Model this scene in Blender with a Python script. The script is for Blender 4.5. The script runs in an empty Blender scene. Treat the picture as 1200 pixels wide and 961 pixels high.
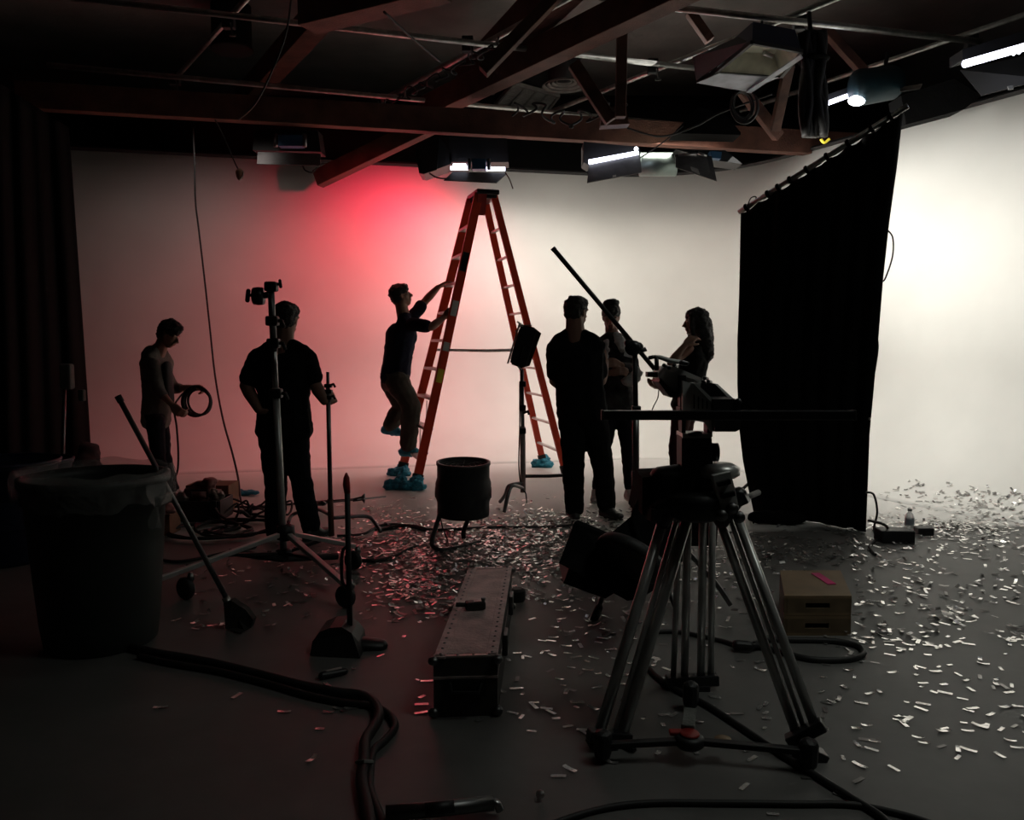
import bpy, bmesh, math, random
from mathutils import Vector as V, Matrix, noise
random.seed(7)
PI = math.pi
scene = bpy.context.scene
COL = scene.collection
# ------------------------------------------------------------------ camera
FP = 950.0; CH = 1.4; PITCH = math.atan(75/950)
cam = bpy.data.cameras.new('camera'); cam_ob = bpy.data.objects.new('camera', cam); COL.objects.link(cam_ob)
cam.sensor_width = 36; cam.lens = FP/1200*36; cam.clip_start = .05
cam_ob.location = (0, 0, CH); cam_ob.rotation_euler = (PI/2-PITCH, 0, 0)
scene.camera = cam_ob
_fw = V((0, math.cos(PITCH), -math.sin(PITCH))); _up = V((0, math.sin(PITCH), math.cos(PITCH)))
def ray(px, py): return V((1, 0, 0))*((px-600)/FP) + _up*((480.5-py)/FP) + _fw
def P(px, py, Y):                      # the point at depth Y seen at a pixel of the photograph
    d = ray(px, py); return V((0, 0, CH)) + d*(Y/d.y)
def F(px, py, h=0.0):                  # the point at height h
    d = ray(px, py); return V((0, 0, CH)) + d*((h-CH)/d.z)
# ------------------------------------------------------------------ materials
def mat(name, col, rough=.6, metal=0, noise_amt=.25, scale=8, bump=0, bscale=60, coat=0, alpha=1, trans=0, emit=None, spec=None):
    m = bpy.data.materials.new(name); m.use_nodes = True
    nt = m.node_tree; b = nt.nodes['Principled BSDF']
    tc = nt.nodes.new('ShaderNodeTexCoord')
    n = nt.nodes.new('ShaderNodeTexNoise'); n.inputs['Scale'].default_value = scale; n.inputs['Detail'].default_value = 6
    nt.links.new(tc.outputs['Object'], n.inputs['Vector'])
    r = nt.nodes.new('ShaderNodeValToRGB')
    c = V(col[:3])
    r.color_ramp.elements[0].color = (*(c*(1-noise_amt)), 1); r.color_ramp.elements[1].color = (*(c*(1+noise_amt*.6)), 1)
    r.color_ramp.elements[0].position = .3; r.color_ramp.elements[1].position = .7
    nt.links.new(n.outputs['Fac'], r.inputs['Fac']); nt.links.new(r.outputs['Color'], b.inputs['Base Color'])
    b.inputs['Roughness'].default_value = rough; b.inputs['Metallic'].default_value = metal
    if spec is not None: b.inputs['Specular IOR Level'].default_value = spec
    if trans: b.inputs['Transmission Weight'].default_value = trans
    if alpha < 1: b.inputs['Alpha'].default_value = alpha
    if coat: b.inputs['Coat Weight'].default_value = coat
    if emit:
        b.inputs['Emission Color'].default_value = (*emit[:3], 1); b.inputs['Emission Strength'].default_value = emit[3]
    if bump:
        n2 = nt.nodes.new('ShaderNodeTexNoise'); n2.inputs['Scale'].default_value = bscale
        nt.links.new(tc.outputs['Object'], n2.inputs['Vector'])
        bp = nt.nodes.new('ShaderNodeBump'); bp.inputs['Strength'].default_value = bump; bp.inputs['Distance'].default_value = .02
        nt.links.new(n2.outputs['Fac'], bp.inputs['Height']); nt.links.new(bp.outputs['Normal'], b.inputs['Normal'])
    return m
M = {}
M['cyc'] = mat('white_paint', (.74,.735,.70), .75, noise_amt=.05, scale=1.5)
M['black_wall'] = mat('black_wall', (.012,.012,.012), .9, scale=2)
M['ceil'] = mat('dark_ceiling', (.17,.16,.15), .9, noise_amt=.3, scale=1.5, bump=.3, bscale=15)
M['wood_dark'] = mat('dark_timber', (.10,.045,.03), .7, noise_amt=.5, scale=5, bump=.3)
M['wood_red'] = mat('reddish_timber', (.13,.05,.032), .7, noise_amt=.45, scale=5, bump=.3)
M['pipe'] = mat('galvanised_pipe', (.55,.55,.52), .35, .9, noise_amt=.3, scale=12)
M['black'] = mat('black_paint', (.012,.012,.013), .5)
M['black_gloss'] = mat('black_plastic', (.015,.015,.017), .3)
M['black_cloth'] = mat('black_cloth', (.006,.006,.006), .95, bump=.2, spec=.1)
M['rubber'] = mat('black_rubber', (.015,.014,.014), .6)
M['steel'] = mat('bright_steel', (.5,.5,.5), .3, 1)
M['dull_steel'] = mat('dull_steel', (.2,.2,.2), .4, 1)
M['alu'] = mat('grey_aluminium', (.60,.60,.58), .33, .55)
M['grey_pod'] = mat('grey_painted_metal', (.85,.85,.82), .5, 0)
M['flap'] = mat('grey_flap', (.16,.16,.16), .5, .3)
M['flap_blue'] = mat('pale_blue_flap', (.42,.47,.53), .5)
M['reflector'] = mat('soft_reflector', (.55,.55,.45), .4, .2)
M['blue_part'] = mat('blue_enamel', (.03,.12,.25), .5)
M['teal'] = mat('teal_enamel', (.004,.03,.04), .6)
M['maroon'] = mat('maroon_cotton', (.05,.016,.014), .9, bump=.2, bscale=30, spec=.2)
M['tube'] = mat('lit_tube', (.9,.9,.9), .4, emit=(.80,.82,1,5))
M['bulb'] = mat('lit_bulb', (.9,.9,.9), .4, emit=(.85,.92,1,10))
M['ladder'] = mat('orange_fibreglass', (.62,.045,.012), .4, noise_amt=.12)
M['step'] = mat('aluminium_step', (.50,.48,.46), .4, .6)
M['bootie'] = mat('blue_bootie', (.03,.27,.38), .7, noise_amt=.35, scale=25, bump=.6, bscale=40)
M['label_w'] = mat('white_sticker', (.5,.5,.48), .6)
M['label_y'] = mat('yellow_sticker', (.6,.5,.03), .6)
M['skin'] = mat('skin', (.30,.16,.11), .55, noise_amt=.1)
M['skin2'] = mat('lighter_skin', (.34,.19,.13), .55, noise_amt=.1)
M['hair'] = mat('dark_hair', (.012,.008,.006), .6, noise_amt=.5, scale=60, bump=.6, bscale=120)
M['navy'] = mat('navy_cotton', (.010,.012,.028), .9, bump=.2, bscale=30, spec=.2)
M['tee'] = mat('black_cotton', (.008,.008,.008), .95, bump=.2, bscale=30, spec=.15)
M['khaki'] = mat('olive_cotton', (.075,.068,.055), .9, bump=.3, bscale=25, spec=.2)
M['denim'] = mat('dark_denim', (.010,.010,.014), .95, bump=.3, bscale=25, spec=.15)
M['hoodie'] = mat('grey_jersey', (.13,.11,.095), .95, bump=.3, bscale=25)
M['shirt_g'] = mat('grey_shirt', (.05,.045,.045), .95, bump=.3, bscale=25)
M['jacket'] = mat('patterned_jacket', (.035,.032,.03), .9, noise_amt=.9, scale=14)
M['white_cloth'] = mat('white_cloth', (.6,.6,.6), .9)
M['shoe_w'] = mat('pale_canvas', (.35,.33,.31), .8)
M['shoe_b'] = mat('black_leather', (.02,.02,.02), .5)
M['sole'] = mat('pale_sole', (.45,.44,.42), .7)
M['bin'] = mat('dark_green_plastic', (.030,.036,.032), .5, noise_amt=.3, scale=4)
M['liner'] = mat('clear_liner', (.55,.55,.52), .25, alpha=.22, noise_amt=.4, scale=15, bump=1, bscale=18)
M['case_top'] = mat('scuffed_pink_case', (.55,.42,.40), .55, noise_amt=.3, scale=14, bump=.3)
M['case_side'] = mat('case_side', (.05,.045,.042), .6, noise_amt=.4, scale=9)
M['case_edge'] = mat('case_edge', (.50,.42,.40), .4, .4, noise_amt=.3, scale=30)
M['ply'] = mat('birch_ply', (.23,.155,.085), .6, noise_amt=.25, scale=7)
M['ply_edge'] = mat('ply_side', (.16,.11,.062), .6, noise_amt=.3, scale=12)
M['pink'] = mat('pink_tape', (.65,.02,.18), .6)
M['red'] = mat('red_plastic', (.30,.02,.015), .5)
M['brush'] = mat('broom_bristle', (.02,.018,.015), .9, noise_amt=.5, scale=60)
M['carton'] = mat('brown_carton', (.25,.12,.07), .85)
M['bag_pink'] = mat('crumpled_pink_bag', (.30,.13,.12), .7, bump=.8, bscale=12)
M['bag_pale'] = mat('crumpled_pale_bag', (.30,.25,.22), .5, bump=.8, bscale=20)
M['tub_blue'] = mat('dark_blue_tub', (.012,.018,.05), .5)
M['water'] = mat('clear_plastic', (.85,.88,.9), .08, alpha=.45)
M['conf'] = mat('silver_foil', (.95,.94,.91), .25, .85, noise_amt=.1)
M['conf_d'] = mat('dark_reflection_foil', (.30,.29,.28), .3, .8, noise_amt=.3)  # darker foil copy; near the white wall it paints in the dark ceiling reflection
M['vent'] = mat('vent_enamel', (.32,.31,.29), .6)
M['grey_cloth'] = mat('grey_fabric', (.16,.17,.155), .85, bump=.3)
M['duct'] = mat('pale_sheet', (.22,.28,.26), .35, .4, bump=.3, bscale=6)
M['light_face'] = mat('lamp_housing', (.05,.045,.04), .5, .5, noise_amt=.5, scale=20)
M['silver'] = mat('silver_trim', (.55,.53,.50), .3, .9)
# floor paint: grey, with the white painted cyclorama area (object-space position decides)
# ------------------------------------------------------------------ mesh helpers
def link(name, me, m, parent=None, smooth=False):
    o = bpy.data.objects.new(name, me); COL.objects.link(o)
    if m is not None and len(me.materials) == 0: me.materials.append(m)
    if parent is not None:
        o.parent = parent; o.matrix_parent_inverse = parent_inv(parent)
    if smooth:
        for p in me.polygons: p.use_smooth = True
    return o
def world_of(p):
    m = Matrix.Translation(p.location) @ p.rotation_euler.to_matrix().to_4x4()
    return m if p.parent is None else world_of(p.parent) @ p.matrix_parent_inverse @ m
def parent_inv(p): return world_of(p).inverted()
def tag(o, label=None, cat=None, group=None, kind=None):
    if label: o['label'] = label
    if cat: o['category'] = cat
    if group: o['group'] = group
    if kind: o['kind'] = kind
    return o
def thing(name, label, cat, loc, group=None, kind=None):
    o = bpy.data.objects.new(name, None); COL.objects.link(o); o.location = V(loc); o.empty_display_size = .1
    return tag(o, label, cat, group, kind)
ICO = {}
def ico_pts(n=2):
    if n not in ICO:
        b = bmesh.new(); bmesh.ops.create_icosphere(b, subdivisions=n, radius=1); ICO[n] = [v.co.copy() for v in b.verts]; b.free()
    return ICO[n]
class MB:
    def __init__(s): s.b = bmesh.new()
    def poly(s, vs, fs):
        v = [s.b.verts.new(p) for p in vs]
        for f in fs:
            try: s.b.faces.new([v[i] for i in f])
            except ValueError: pass
        return s
    def box(s, c, size, rot=None, bev=0):
        bb = bmesh.new(); bmesh.ops.create_cube(bb, size=1)
        for v in bb.verts: v.co = V((v.co.x*size[0], v.co.y*size[1], v.co.z*size[2]))
        if bev: bmesh.ops.bevel(bb, geom=list(bb.edges), offset=bev, segments=2, affect='EDGES', profile=.5)
        R = rot if rot is not None else Matrix.Identity(3)
        for v in bb.verts: v.co = R @ v.co + V(c)
        s._merge(bb); return s
    def _merge(s, bb):
        me = bpy.data.meshes.new('t'); bb.to_mesh(me); bb.free(); s.b.from_mesh(me); bpy.data.meshes.remove(me)
    def beam(s, a, b, w, h, up=(0,0,1), bev=0):
        a, b = V(a), V(b); d = (b-a); L = d.length; d.normalize(); up = V(up)
        x = d.cross(up).normalized(); z = x.cross(d)
        R = Matrix((x, d, z)).transposed()
        return s.box((a+b)/2, (w, L, h), R, bev)
    def tube(s, pts, r, n=8, cap=True, closed=False):
        pts = [V(p) for p in pts]; N = len(pts); rs = r if isinstance(r, (list, tuple)) else [r]*N
        rings = []; prev = None
        for i, p in enumerate(pts):
            if closed: t = (pts[(i+1) % N]-pts[i-1])
            else: t = pts[min(i+1, N-1)]-pts[max(i-1, 0)]
            t.normalize()
            if prev is None:
                prev = V((0,0,1)) if abs(t.z) < .9 else V((1,0,0))
            x = (prev - t*prev.dot(t)).normalized(); y = t.cross(x); prev = x
            rings.append([s.b.verts.new(p + (x*math.cos(2*PI*k/n)+y*math.sin(2*PI*k/n))*rs[i]) for k in range(n)])
        for i in range(N if closed else N-1):
            A, B = rings[i], rings[(i+1) % N]
            for k in range(n): s.b.faces.new((A[k], A[(k+1) % n], B[(k+1) % n], B[k]))
        if cap and not closed:
            s.b.faces.new(rings[0][::-1]); s.b.faces.new(rings[-1])
        return s
    def cyl(s, a, b, r, n=20): return s.tube([a, b], r, n)
    def lathe(s, prof, c, axis=(0,0,1), n=32, close=True):
        q = V((0,0,1)).rotation_difference(V(axis).normalized()); rings = []
        for r, z in prof:
            rings.append([s.b.verts.new(V(c)+q @ V((max(r,1e-4)*math.cos(2*PI*k/n), max(r,1e-4)*math.sin(2*PI*k/n), z))) for k in range(n)])
        for A, B in zip(rings, rings[1:]):
            for k in range(n): s.b.faces.new((A[k], A[(k+1) % n], B[(k+1) % n], B[k]))
        if close:
            s.b.faces.new(rings[0][::-1]); s.b.faces.new(rings[-1])
        return s
    def prism(s, pts, off):             # polygon (world points) pushed along off
        off = V(off); n = len(pts); a = [s.b.verts.new(V(p)) for p in pts]; c = [s.b.verts.new(V(p)+off) for p in pts]
        s.b.faces.new(a); s.b.faces.new(c[::-1])
        for i in range(n): s.b.faces.new((a[i], c[i], c[(i+1) % n], a[(i+1) % n]))
        return s
    def ell(s, c, r, R=None, n=2):
        r = (r,)*3 if not isinstance(r, (tuple, list)) else r
        bb = bmesh.new(); bmesh.ops.create_icosphere(bb, subdivisions=n, radius=1)
        R = R or Matrix.Identity(3)
        for v in bb.verts: v.co = R @ V((v.co.x*r[0], v.co.y*r[1], v.co.z*r[2])) + V(c)
        s._merge(bb); return s
    def hull(s, *es):                   # each e = (centre, r or (rx,ry,rz), R)
        bb = bmesh.new()
        for e in es:
            c, r = V(e[0]), e[1]; R = e[2] if len(e) > 2 and e[2] is not None else Matrix.Identity(3)
            r = (r,)*3 if not isinstance(r, (tuple, list)) else r
            for p in ico_pts(2): bb.verts.new(R @ V((p.x*r[0], p.y*r[1], p.z*r[2])) + c)
        res = bmesh.ops.convex_hull(bb, input=list(bb.verts))
        kill = [g for g in set(res['geom_interior']+res['geom_unused']) if isinstance(g, bmesh.types.BMVert)]
        bmesh.ops.delete(bb, geom=kill, context='VERTS')
        s._merge(bb); return s
    def chain(s, pts, rs, R=None):
        for i in range(len(pts)-1): s.hull((pts[i], rs[i], R), (pts[i+1], rs[i+1], R))
        return s
    def build(s, name, m, parent=None, smooth=False, voxel=0, sm=4, disp=0, dscale=6, seed=0):
        bmesh.ops.recalc_face_normals(s.b, faces=list(s.b.faces))
        me = bpy.data.meshes.new(name); s.b.to_mesh(me); s.b.free()
        if voxel:
            o = bpy.data.objects.new('tmp', me); COL.objects.link(o)
            md = o.modifiers.new('r', 'REMESH'); md.mode = 'VOXEL'; md.voxel_size = voxel
            if sm:
                md2 = o.modifiers.new('s', 'SMOOTH'); md2.iterations = sm; md2.factor = .5
            bpy.context.view_layer.update()
            dg = bpy.context.evaluated_depsgraph_get()
            me2 = bpy.data.meshes.new_from_object(o.evaluated_get(dg)); bpy.data.objects.remove(o); bpy.data.meshes.remove(me)
            me = me2; me.name = name
            if disp:
                me.update()
                ns = [v.normal.copy() for v in me.vertices]
                for v, nn in zip(me.vertices, ns):
                    q = V((v.co.x*dscale, v.co.y*dscale, v.co.z*dscale*1.7)) + V((seed*3.1, seed, 0))
                    v.co += nn*disp*(noise.noise(q) + .5*noise.noise(q*2.3))
            smooth = True
        return link(name, me, m, parent, smooth)
def centre_origin(o):
    """put a one-mesh thing's origin at its base"""
    me = o.data; xs = [v.co for v in me.vertices]
    c = V(((min(v.x for v in xs)+max(v.x for v in xs))/2, (min(v.y for v in xs)+max(v.y for v in xs))/2, min(v.z for v in xs)))
    me.transform(Matrix.Translation(-c)); o.location = c; return o
def solo(mb, name, m, label, cat, group=None, kind=None, **k):
    return tag(centre_origin(mb.build(name, m, None, **k)), label, cat, group, kind)
def smoothpath(pts, n=6):
    pts = [V(p) for p in pts]; out = []
    for i in range(len(pts)-1):
        p0 = pts[max(i-1,0)]; p1 = pts[i]; p2 = pts[i+1]; p3 = pts[min(i+2,len(pts)-1)]
        for k in range(n):
            t = k/n
            out.append(.5*((2*p1)+(p2-p0)*t+(2*p0-5*p1+4*p2-p3)*t*t+(3*p1-p0-3*p2+p3)*t**3))
    out.append(pts[-1]); return out
def floor_cable(name, pix, r, label, cat='cable', m='rubber', group=None, extra=()):
    pts = [F(x, y, r) for x, y in pix] + list(extra)
    return solo(MB().tube(smoothpath(pts), r, 8), name, M[m], label, cat, group, smooth=True)
# ------------------------------------------------------------------ people
def frame(f, u=(0,0,1)):
    f = V(f).normalized(); u = V(u); r = f.cross(u).normalized(); u = r.cross(f).normalized()
    return Matrix((r, f, u)).transposed()          # columns: right, forward, up
def head_shapes(mb, c, R, s=1.0):
    """c = centre of the skull; face looks along R's forward"""
    c = V(c); L = lambda x, y, z: c + R @ V((x*s, y*s, z*s))
    mb.hull((L(0,-.012,.025), (.074*s,.092*s,.082*s), R), (L(0,.015,.0), (.068*s,.078*s,.075*s), R))
    mb.hull((L(0,.02,-.01), (.062*s,.07*s,.06*s), R), (L(0,.048,-.088), (.030*s,.032*s,.026*s), R))          # jaw to chin
    mb.hull((L(.035,.0,-.055), .03*s), (L(-.035,.0,-.055), .03*s), (L(0,.05,-.085), .026*s))
    mb.hull((L(0,.088,.012), .010*s), (L(0,.112,-.028), (.014*s,.012*s,.009*s), R))                                # nose
    mb.hull((L(-.016,.098,-.032), .008*s), (L(.016,.098,-.032), .008*s))
    mb.hull((L(-.02,.086,-.056), .009*s), (L(.02,.086,-.056), .009*s)); mb.hull((L(-.016,.082,-.066), .009*s), (L(.016,.082,-.066), .009*s))
    mb.hull((L(-.05,.072,.026), .011*s), (L(.05,.072,.026), .011*s))                                                # brow
    for q in (-1, 1): mb.hull((L(q*.076,-.005,.012), (.008*s,.02*s,.022*s), R), (L(q*.074,.0,-.022), (.007*s,.012*s,.012*s), R))
def hand_shapes(mb, w, d, n, side=1, curl=.6, s=1.0, thumb=1.0):
    """w wrist, d finger direction, n the way the palm faces, side +1 when the thumb is on d x n's side"""
    w = V(w); d = V(d).normalized(); n = V(n); n = (n-d*n.dot(d)).normalized(); t = d.cross(n).normalized()*side
    A = lambda a, b, c: w + (d*a + t*b + n*c)*s
    mb.hull((A(0,0,0), .022*s), (A(.035,.028,0), .014*s), (A(.085,.030,0), .012*s), (A(.085,-.030,0), .011*s), (A(.035,-.024,0), .014*s))
    for i, (b, L) in enumerate(((.030,.072), (.010,.082), (-.011,.076), (-.030,.060))):
        p = A(.085, b, 0); rr = (.0095, .0088, .0080, .0070); pts = [A(.07, b*.95, 0), p]; th = 0
        for k, f in enumerate((.45, .32, .25)):
            th += curl*(.75, .95, .7)[k]*(1+.06*i)
            p = p + (d*math.cos(th)+n*math.sin(th))*(L*f*s+.006*s); pts.append(p)
        mb.chain(pts, [.0095*s, rr[0]*s, rr[1]*s, rr[2]*s, rr[3]*s])
    tp = [A(.018,.020,.0), A(.045,.046,.012*thumb), A(.070,.056,.026*thumb), A(.092,.055,.040*thumb)]
    mb.chain(tp, [.015*s, .0115*s, .0100*s, .0085*s])
def torso_shapes(mb, sh, hp, R, w, d, waist=.82, infl=0, hipw=.92):
    """sh = base of the neck, hp = hip centre"""
    sh, hp = V(sh), V(hp); X = R @ V((1,0,0))
    a = hp.lerp(sh, .72); m = hp.lerp(sh, .38)
    k = infl
    u = (sh-hp).normalized()
    mb.hull((sh - u*.115 + X*w*.31, (.07+k,.065+k,.05+k), R), (sh - u*.115 - X*w*.31, (.07+k,.065+k,.05+k), R), (a, (w*.40+k, d*.52+k, .10), R))
    mb.hull((sh+u*.028, (.058+k,.052+k,.02), R), (sh - u*.072 + X*w*.29, .047+k), (sh - u*.072 - X*w*.29, .047+k))
    mb.hull((a, (w*.42+k, d*.52+k, .12), R), (m, (w*.40*waist+k, d*.47+k, .08), R))
    mb.hull((m, (w*.40*waist+k, d*.47+k, .08), R), (hp, (w*.42*hipw+k, d*.50+k, .09+k), R))
def ankle_shoe(mb, an, heel_dir, L=.27, h=.0, w=.045, infl=0):
    an = V(an); f = V(heel_dir); f = f.normalized(); dn = V((0,0,-1))
    R = frame(f, (0,0,1))
    fl = an + dn*.055
    mb.hull((an+dn*.005, .042+infl), (fl-f*.05, (.036+infl,.038+infl,.030+infl), R), (fl+f*.08, (.040+infl,.04+infl,.030+infl), R))
    mb.hull((fl+f*.06, (.044+infl,.04+infl,.026+infl), R), (fl+f*(L-.115), (.042+infl,.04+infl,.022+infl), R), (fl-f*.05, (.036+infl,.038+infl,.024+infl), R))
def person(label, J, look, torso_f, w=.42, d=.24, skin='skin', top='tee', sleeve='short', legs='denim', hair='short',
           shoes=('shoe_b','shoe_b'), tr=(.088,.062,.050), ar=(.050,.040,.028), hs=1.0, hands=None, waist=.82, up=(0,0,1), foot_dirs=None,
           shirt_len=.0, seed=0, legcuff=.95, footlen=.27, infl=.016, hipw=.92, topname='shirt', neck_r=.052):
    """J: head, neck, hip, shL, elL, wrL, shR, elR, wrR, hL, kL, aL, hR, kR, aR (world points)"""
    feet = [J['aL'], J['aR']]
    base = V((J['hip'].x, J['hip'].y, min(f.z for f in feet)-.08))
    root = thing('person', label, 'person', base)
    R = frame(torso_f); HR = frame(look, up)
    b = MB()
    head_shapes(b, J['head'], HR, hs)
    hs = hs*1.11
    b.hull((J['neck']+V((0,0,-.05)), neck_r+.012), (J['head']+HR @ V((0,-.02*hs,-.05*hs)), neck_r+.004))
    b.hull((J['neck']+V((0,0,.02)), neck_r), (J['neck']+R @ V((w*.2,0,-.06)), .04), (J['neck']+R @ V((-w*.2,0,-.06)), .04))
    torso_shapes(b, J['neck'], J['hip'], R, w-.03, d-.03, waist, hipw=hipw)
    for s in 'LR':
        b.chain([J['sh'+s], J['sh'+s].lerp(J['el'+s], .35), J['el'+s]], [ar[0]-.004, ar[0]-.002, ar[1]-.002])
        b.chain([J['el'+s], J['el'+s].lerp(J['wr'+s], .3), J['wr'+s]], [ar[1]-.002, ar[1]+.001, ar[2]])
        b.chain([J['h'+s], J['k'+s], J['a'+s]], [tr[0]-.02, tr[1]-.016, .038])
        hd = hands[s]
        hand_shapes(b, J['wr'+s], hd[0], hd[1], hd[2], hd[3], hs*1.0, hd[4] if len(hd) > 4 else 1)
        fd = (foot_dirs or {}).get(s, torso_f); ankle_shoe(b, J['a'+s], fd, footlen-.03, infl=-.012)
    b.build('body', M[skin], root, voxel=.0075, sm=3)
    # top
    t = MB(); torso_shapes(t, J['neck'], J['hip'] + (J['hip']-J['neck']).normalized()*shirt_len, R, w, d, waist, infl=infl, hipw=hipw)
    for s in 'LR':
        e, sh, wr = J['el'+s], J['sh'+s], J['wr'+s]
        if sleeve == 'short':
            q = sh.lerp(e, .72); t.chain([sh, sh.lerp(e, .4), q], [ar[0]+.018, ar[0]+.016, ar[0]+.014])
        elif sleeve == 'long':
            t.chain([sh, sh.lerp(e, .5), e], [ar[0]+.018, ar[0]+.012, ar[1]+.014]); t.chain([e, e.lerp(wr, .35), e.lerp(wr, .88)], [ar[1]+.014, ar[1]+.012, ar[2]+.012])
        elif sleeve == 'rolled':
            t.chain([sh, sh.lerp(e, .5), e], [ar[0]+.018, ar[0]+.012, ar[1]+.014]); t.chain([e, e.lerp(wr, .3)], [ar[1]+.014, ar[1]+.013])
    tp = t.build(topname, M[top], root, voxel=.012, sm=4, disp=.007, dscale=9, seed=seed)
    # trousers
    q = MB(); hp = J['hip']
    q.hull((hp+V((0,0,.03)), (w*.40,d*.50,.06), R), (J['hL'], tr[0]), (J['hR'], tr[0]))
    for s in 'LR':
        kn, an, h = J['k'+s], J['a'+s], J['h'+s]; ae = kn.lerp(an, legcuff)
        q.chain([h, h.lerp(kn, .5), kn, kn.lerp(an, .35), ae], [tr[0]+.006, (tr[0]+tr[1])/2+.004, tr[1]+.004, tr[1]+.002, tr[2]])
    q.build('trousers', M[legs], root, voxel=.012, sm=4, disp=.008, dscale=8, seed=seed+5)
    for s, m in zip('LR', shoes):
        f = MB(); fd = (foot_dirs or {}).get(s, torso_f); ankle_shoe(f, J['a'+s], fd, footlen, infl=.004 if m != 'bootie' else .016)
        so = f.build('shoe_cover' if m == 'bootie' else 'shoe', M[m], root, voxel=.008, sm=2, disp=.006 if m == 'bootie' else 0, dscale=30)
        if m != 'bootie':
            g = MB(); an = J['a'+s]; FR = frame(fd); fv = V(fd).normalized(); fl = an+V((0,0,-.082))
            g.hull((fl-fv*.05, (.040,.042,.010), FR), (fl+fv*(footlen-.115), (.046,.044,.010), FR)); g.build('sole', M['sole' if m == 'shoe_w' else 'rubber'], so, voxel=.008, sm=1)
    # hair
    h = MB(); c = J['head']; Lh = lambda x, y, z: c + HR @ V((x*hs, y*hs, z*hs))
    if hair in ('short', 'bun', 'cap', 'quiff'):
        h.hull((Lh(0,-.022,.040), (.082*hs,.092*hs,.082*hs), HR), (Lh(0,.020,.062), (.070*hs,.072*hs,.056*hs), HR), (Lh(0,-.040,-.02), (.070*hs,.062*hs,.055*hs), HR))
        if hair == 'quiff': h.hull((Lh(.02,.045,.088), .035), (Lh(-.02,.05,.09), .035), (Lh(0,-.03,.09), .05)); h.hull((Lh(0,.075,.095), .025), (Lh(0,.03,.10), .03))
        if hair == 'bun': h.hull((Lh(-.02,-.02,.105), .055), (Lh(.03,.0,.10), .05)); h.ell(Lh(.03,.01,.125), .035)
        if hair == 'cap': h.hull((Lh(0,-.02,.06), (.088,.10,.07), HR), (Lh(0,.03,.05), (.08,.085,.05), HR)); h.hull((Lh(0,.09,.045), (.06,.03,.010), HR), (Lh(0,.14,.030), (.05,.03,.008), HR))
    if hair == 'long':
        h.hull((Lh(0,-.022,.030), (.092*hs,.098*hs,.095*hs), HR), (Lh(0,-.045,-.03), (.095,.075,.07), HR), (Lh(0,.01,.06), (.08,.08,.06), HR))
        h.chain([Lh(0,-.05,-.02), Lh(.03,-.075,-.13), Lh(.02,-.085,-.23), Lh(.03,-.10,-.30)], [.09,.08,.06,.03])
        h.chain([Lh(-.03,-.05,-.05), Lh(-.05,-.07,-.16), Lh(-.04,-.09,-.26), Lh(-.05,-.07,-.33)], [.07,.065,.05,.018])
        for q in (-1, 1): h.chain([Lh(q*.06,.035,.05), Lh(q*.085,.04,-.03), Lh(q*.085,.035,-.10), Lh(q*.08,.055,-.16)], [.03,.028,.024,.012])
    h.build('hair', M['hair'], root, voxel=.009, sm=1, disp=.010, dscale=28, seed=seed)
    return root
# ================================================================== THE ROOM
def struct(mb, name, m, **k): return tag(mb.build(name, m, None, **k), kind='structure')
# floor: grey studio floor, white paint running out from the cyclorama
fm = bpy.data.materials.new('studio_floor_paint'); fm.use_nodes = True; nt = fm.node_tree; bs = nt.nodes['Principled BSDF']
tc = nt.nodes.new('ShaderNodeTexCoord'); sep = nt.nodes.new('ShaderNodeSeparateXYZ'); nt.links.new(tc.outputs['Object'], sep.inputs[0])
def mth(op, a, b=None, c=None):
    n = nt.nodes.new('ShaderNodeMath'); n.operation = op
    for i, v in enumerate((a, b, c)):
        if v is None: continue
        if isinstance(v, (int, float)): n.inputs[i].default_value = v
        else: nt.links.new(v, n.inputs[i])
    return n.outputs[0]
nz = nt.nodes.new('ShaderNodeTexNoise'); nz.inputs['Scale'].default_value = 3; nz.inputs['Detail'].default_value = 8; nt.links.new(tc.outputs['Object'], nz.inputs['Vector'])
fa, fb = F(200, 634), F(1200, 614)
k_ = (fb.y-fa.y)/(fb.x-fa.x)
line = mth('SUBTRACT', sep.outputs['Y'], mth('ADD', mth('MULTIPLY', sep.outputs['X'], k_), fa.y-k_*fa.x))
edge = mth('MULTIPLY_ADD', mth('ADD', line, mth('MULTIPLY', mth('SUBTRACT', nz.outputs['Fac'], .5), .5)), 6.0, .5)
cl = nt.nodes.new('ShaderNodeClamp'); nt.links.new(edge, cl.inputs[0])
gr = nt.nodes.new('ShaderNodeValToRGB'); gr.color_ramp.elements[0].color = (.098,.098,.093,1); gr.color_ramp.elements[1].color = (.155,.153,.146,1)
gr.color_ramp.elements[0].position = .35; gr.color_ramp.elements[1].position = .65
nz2 = nt.nodes.new('ShaderNodeTexNoise'); nz2.inputs['Scale'].default_value = 1.2; nz2.inputs['Detail'].default_value = 10; nz2.inputs['Roughness'].default_value = .7
nt.links.new(tc.outputs['Object'], nz2.inputs['Vector']); nt.links.new(nz2.outputs['Fac'], gr.inputs['Fac'])
mx = nt.nodes.new('ShaderNodeMix'); mx.data_type = 'RGBA'; nt.links.new(cl.outputs[0], mx.inputs['Factor']); nt.links.new(gr.outputs['Color'], mx.inputs[6]); mx.inputs[7].default_value = (.66,.65,.62,1)
nt.links.new(mx.outputs[2], bs.inputs['Base Color'])
rr = nt.nodes.new('ShaderNodeMapRange'); rr.inputs['To Min'].default_value = .42; rr.inputs['To Max'].default_value = .62; nt.links.new(nz2.outputs['Fac'], rr.inputs['Value']); nt.links.new(rr.outputs[0], bs.inputs['Roughness'])
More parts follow.
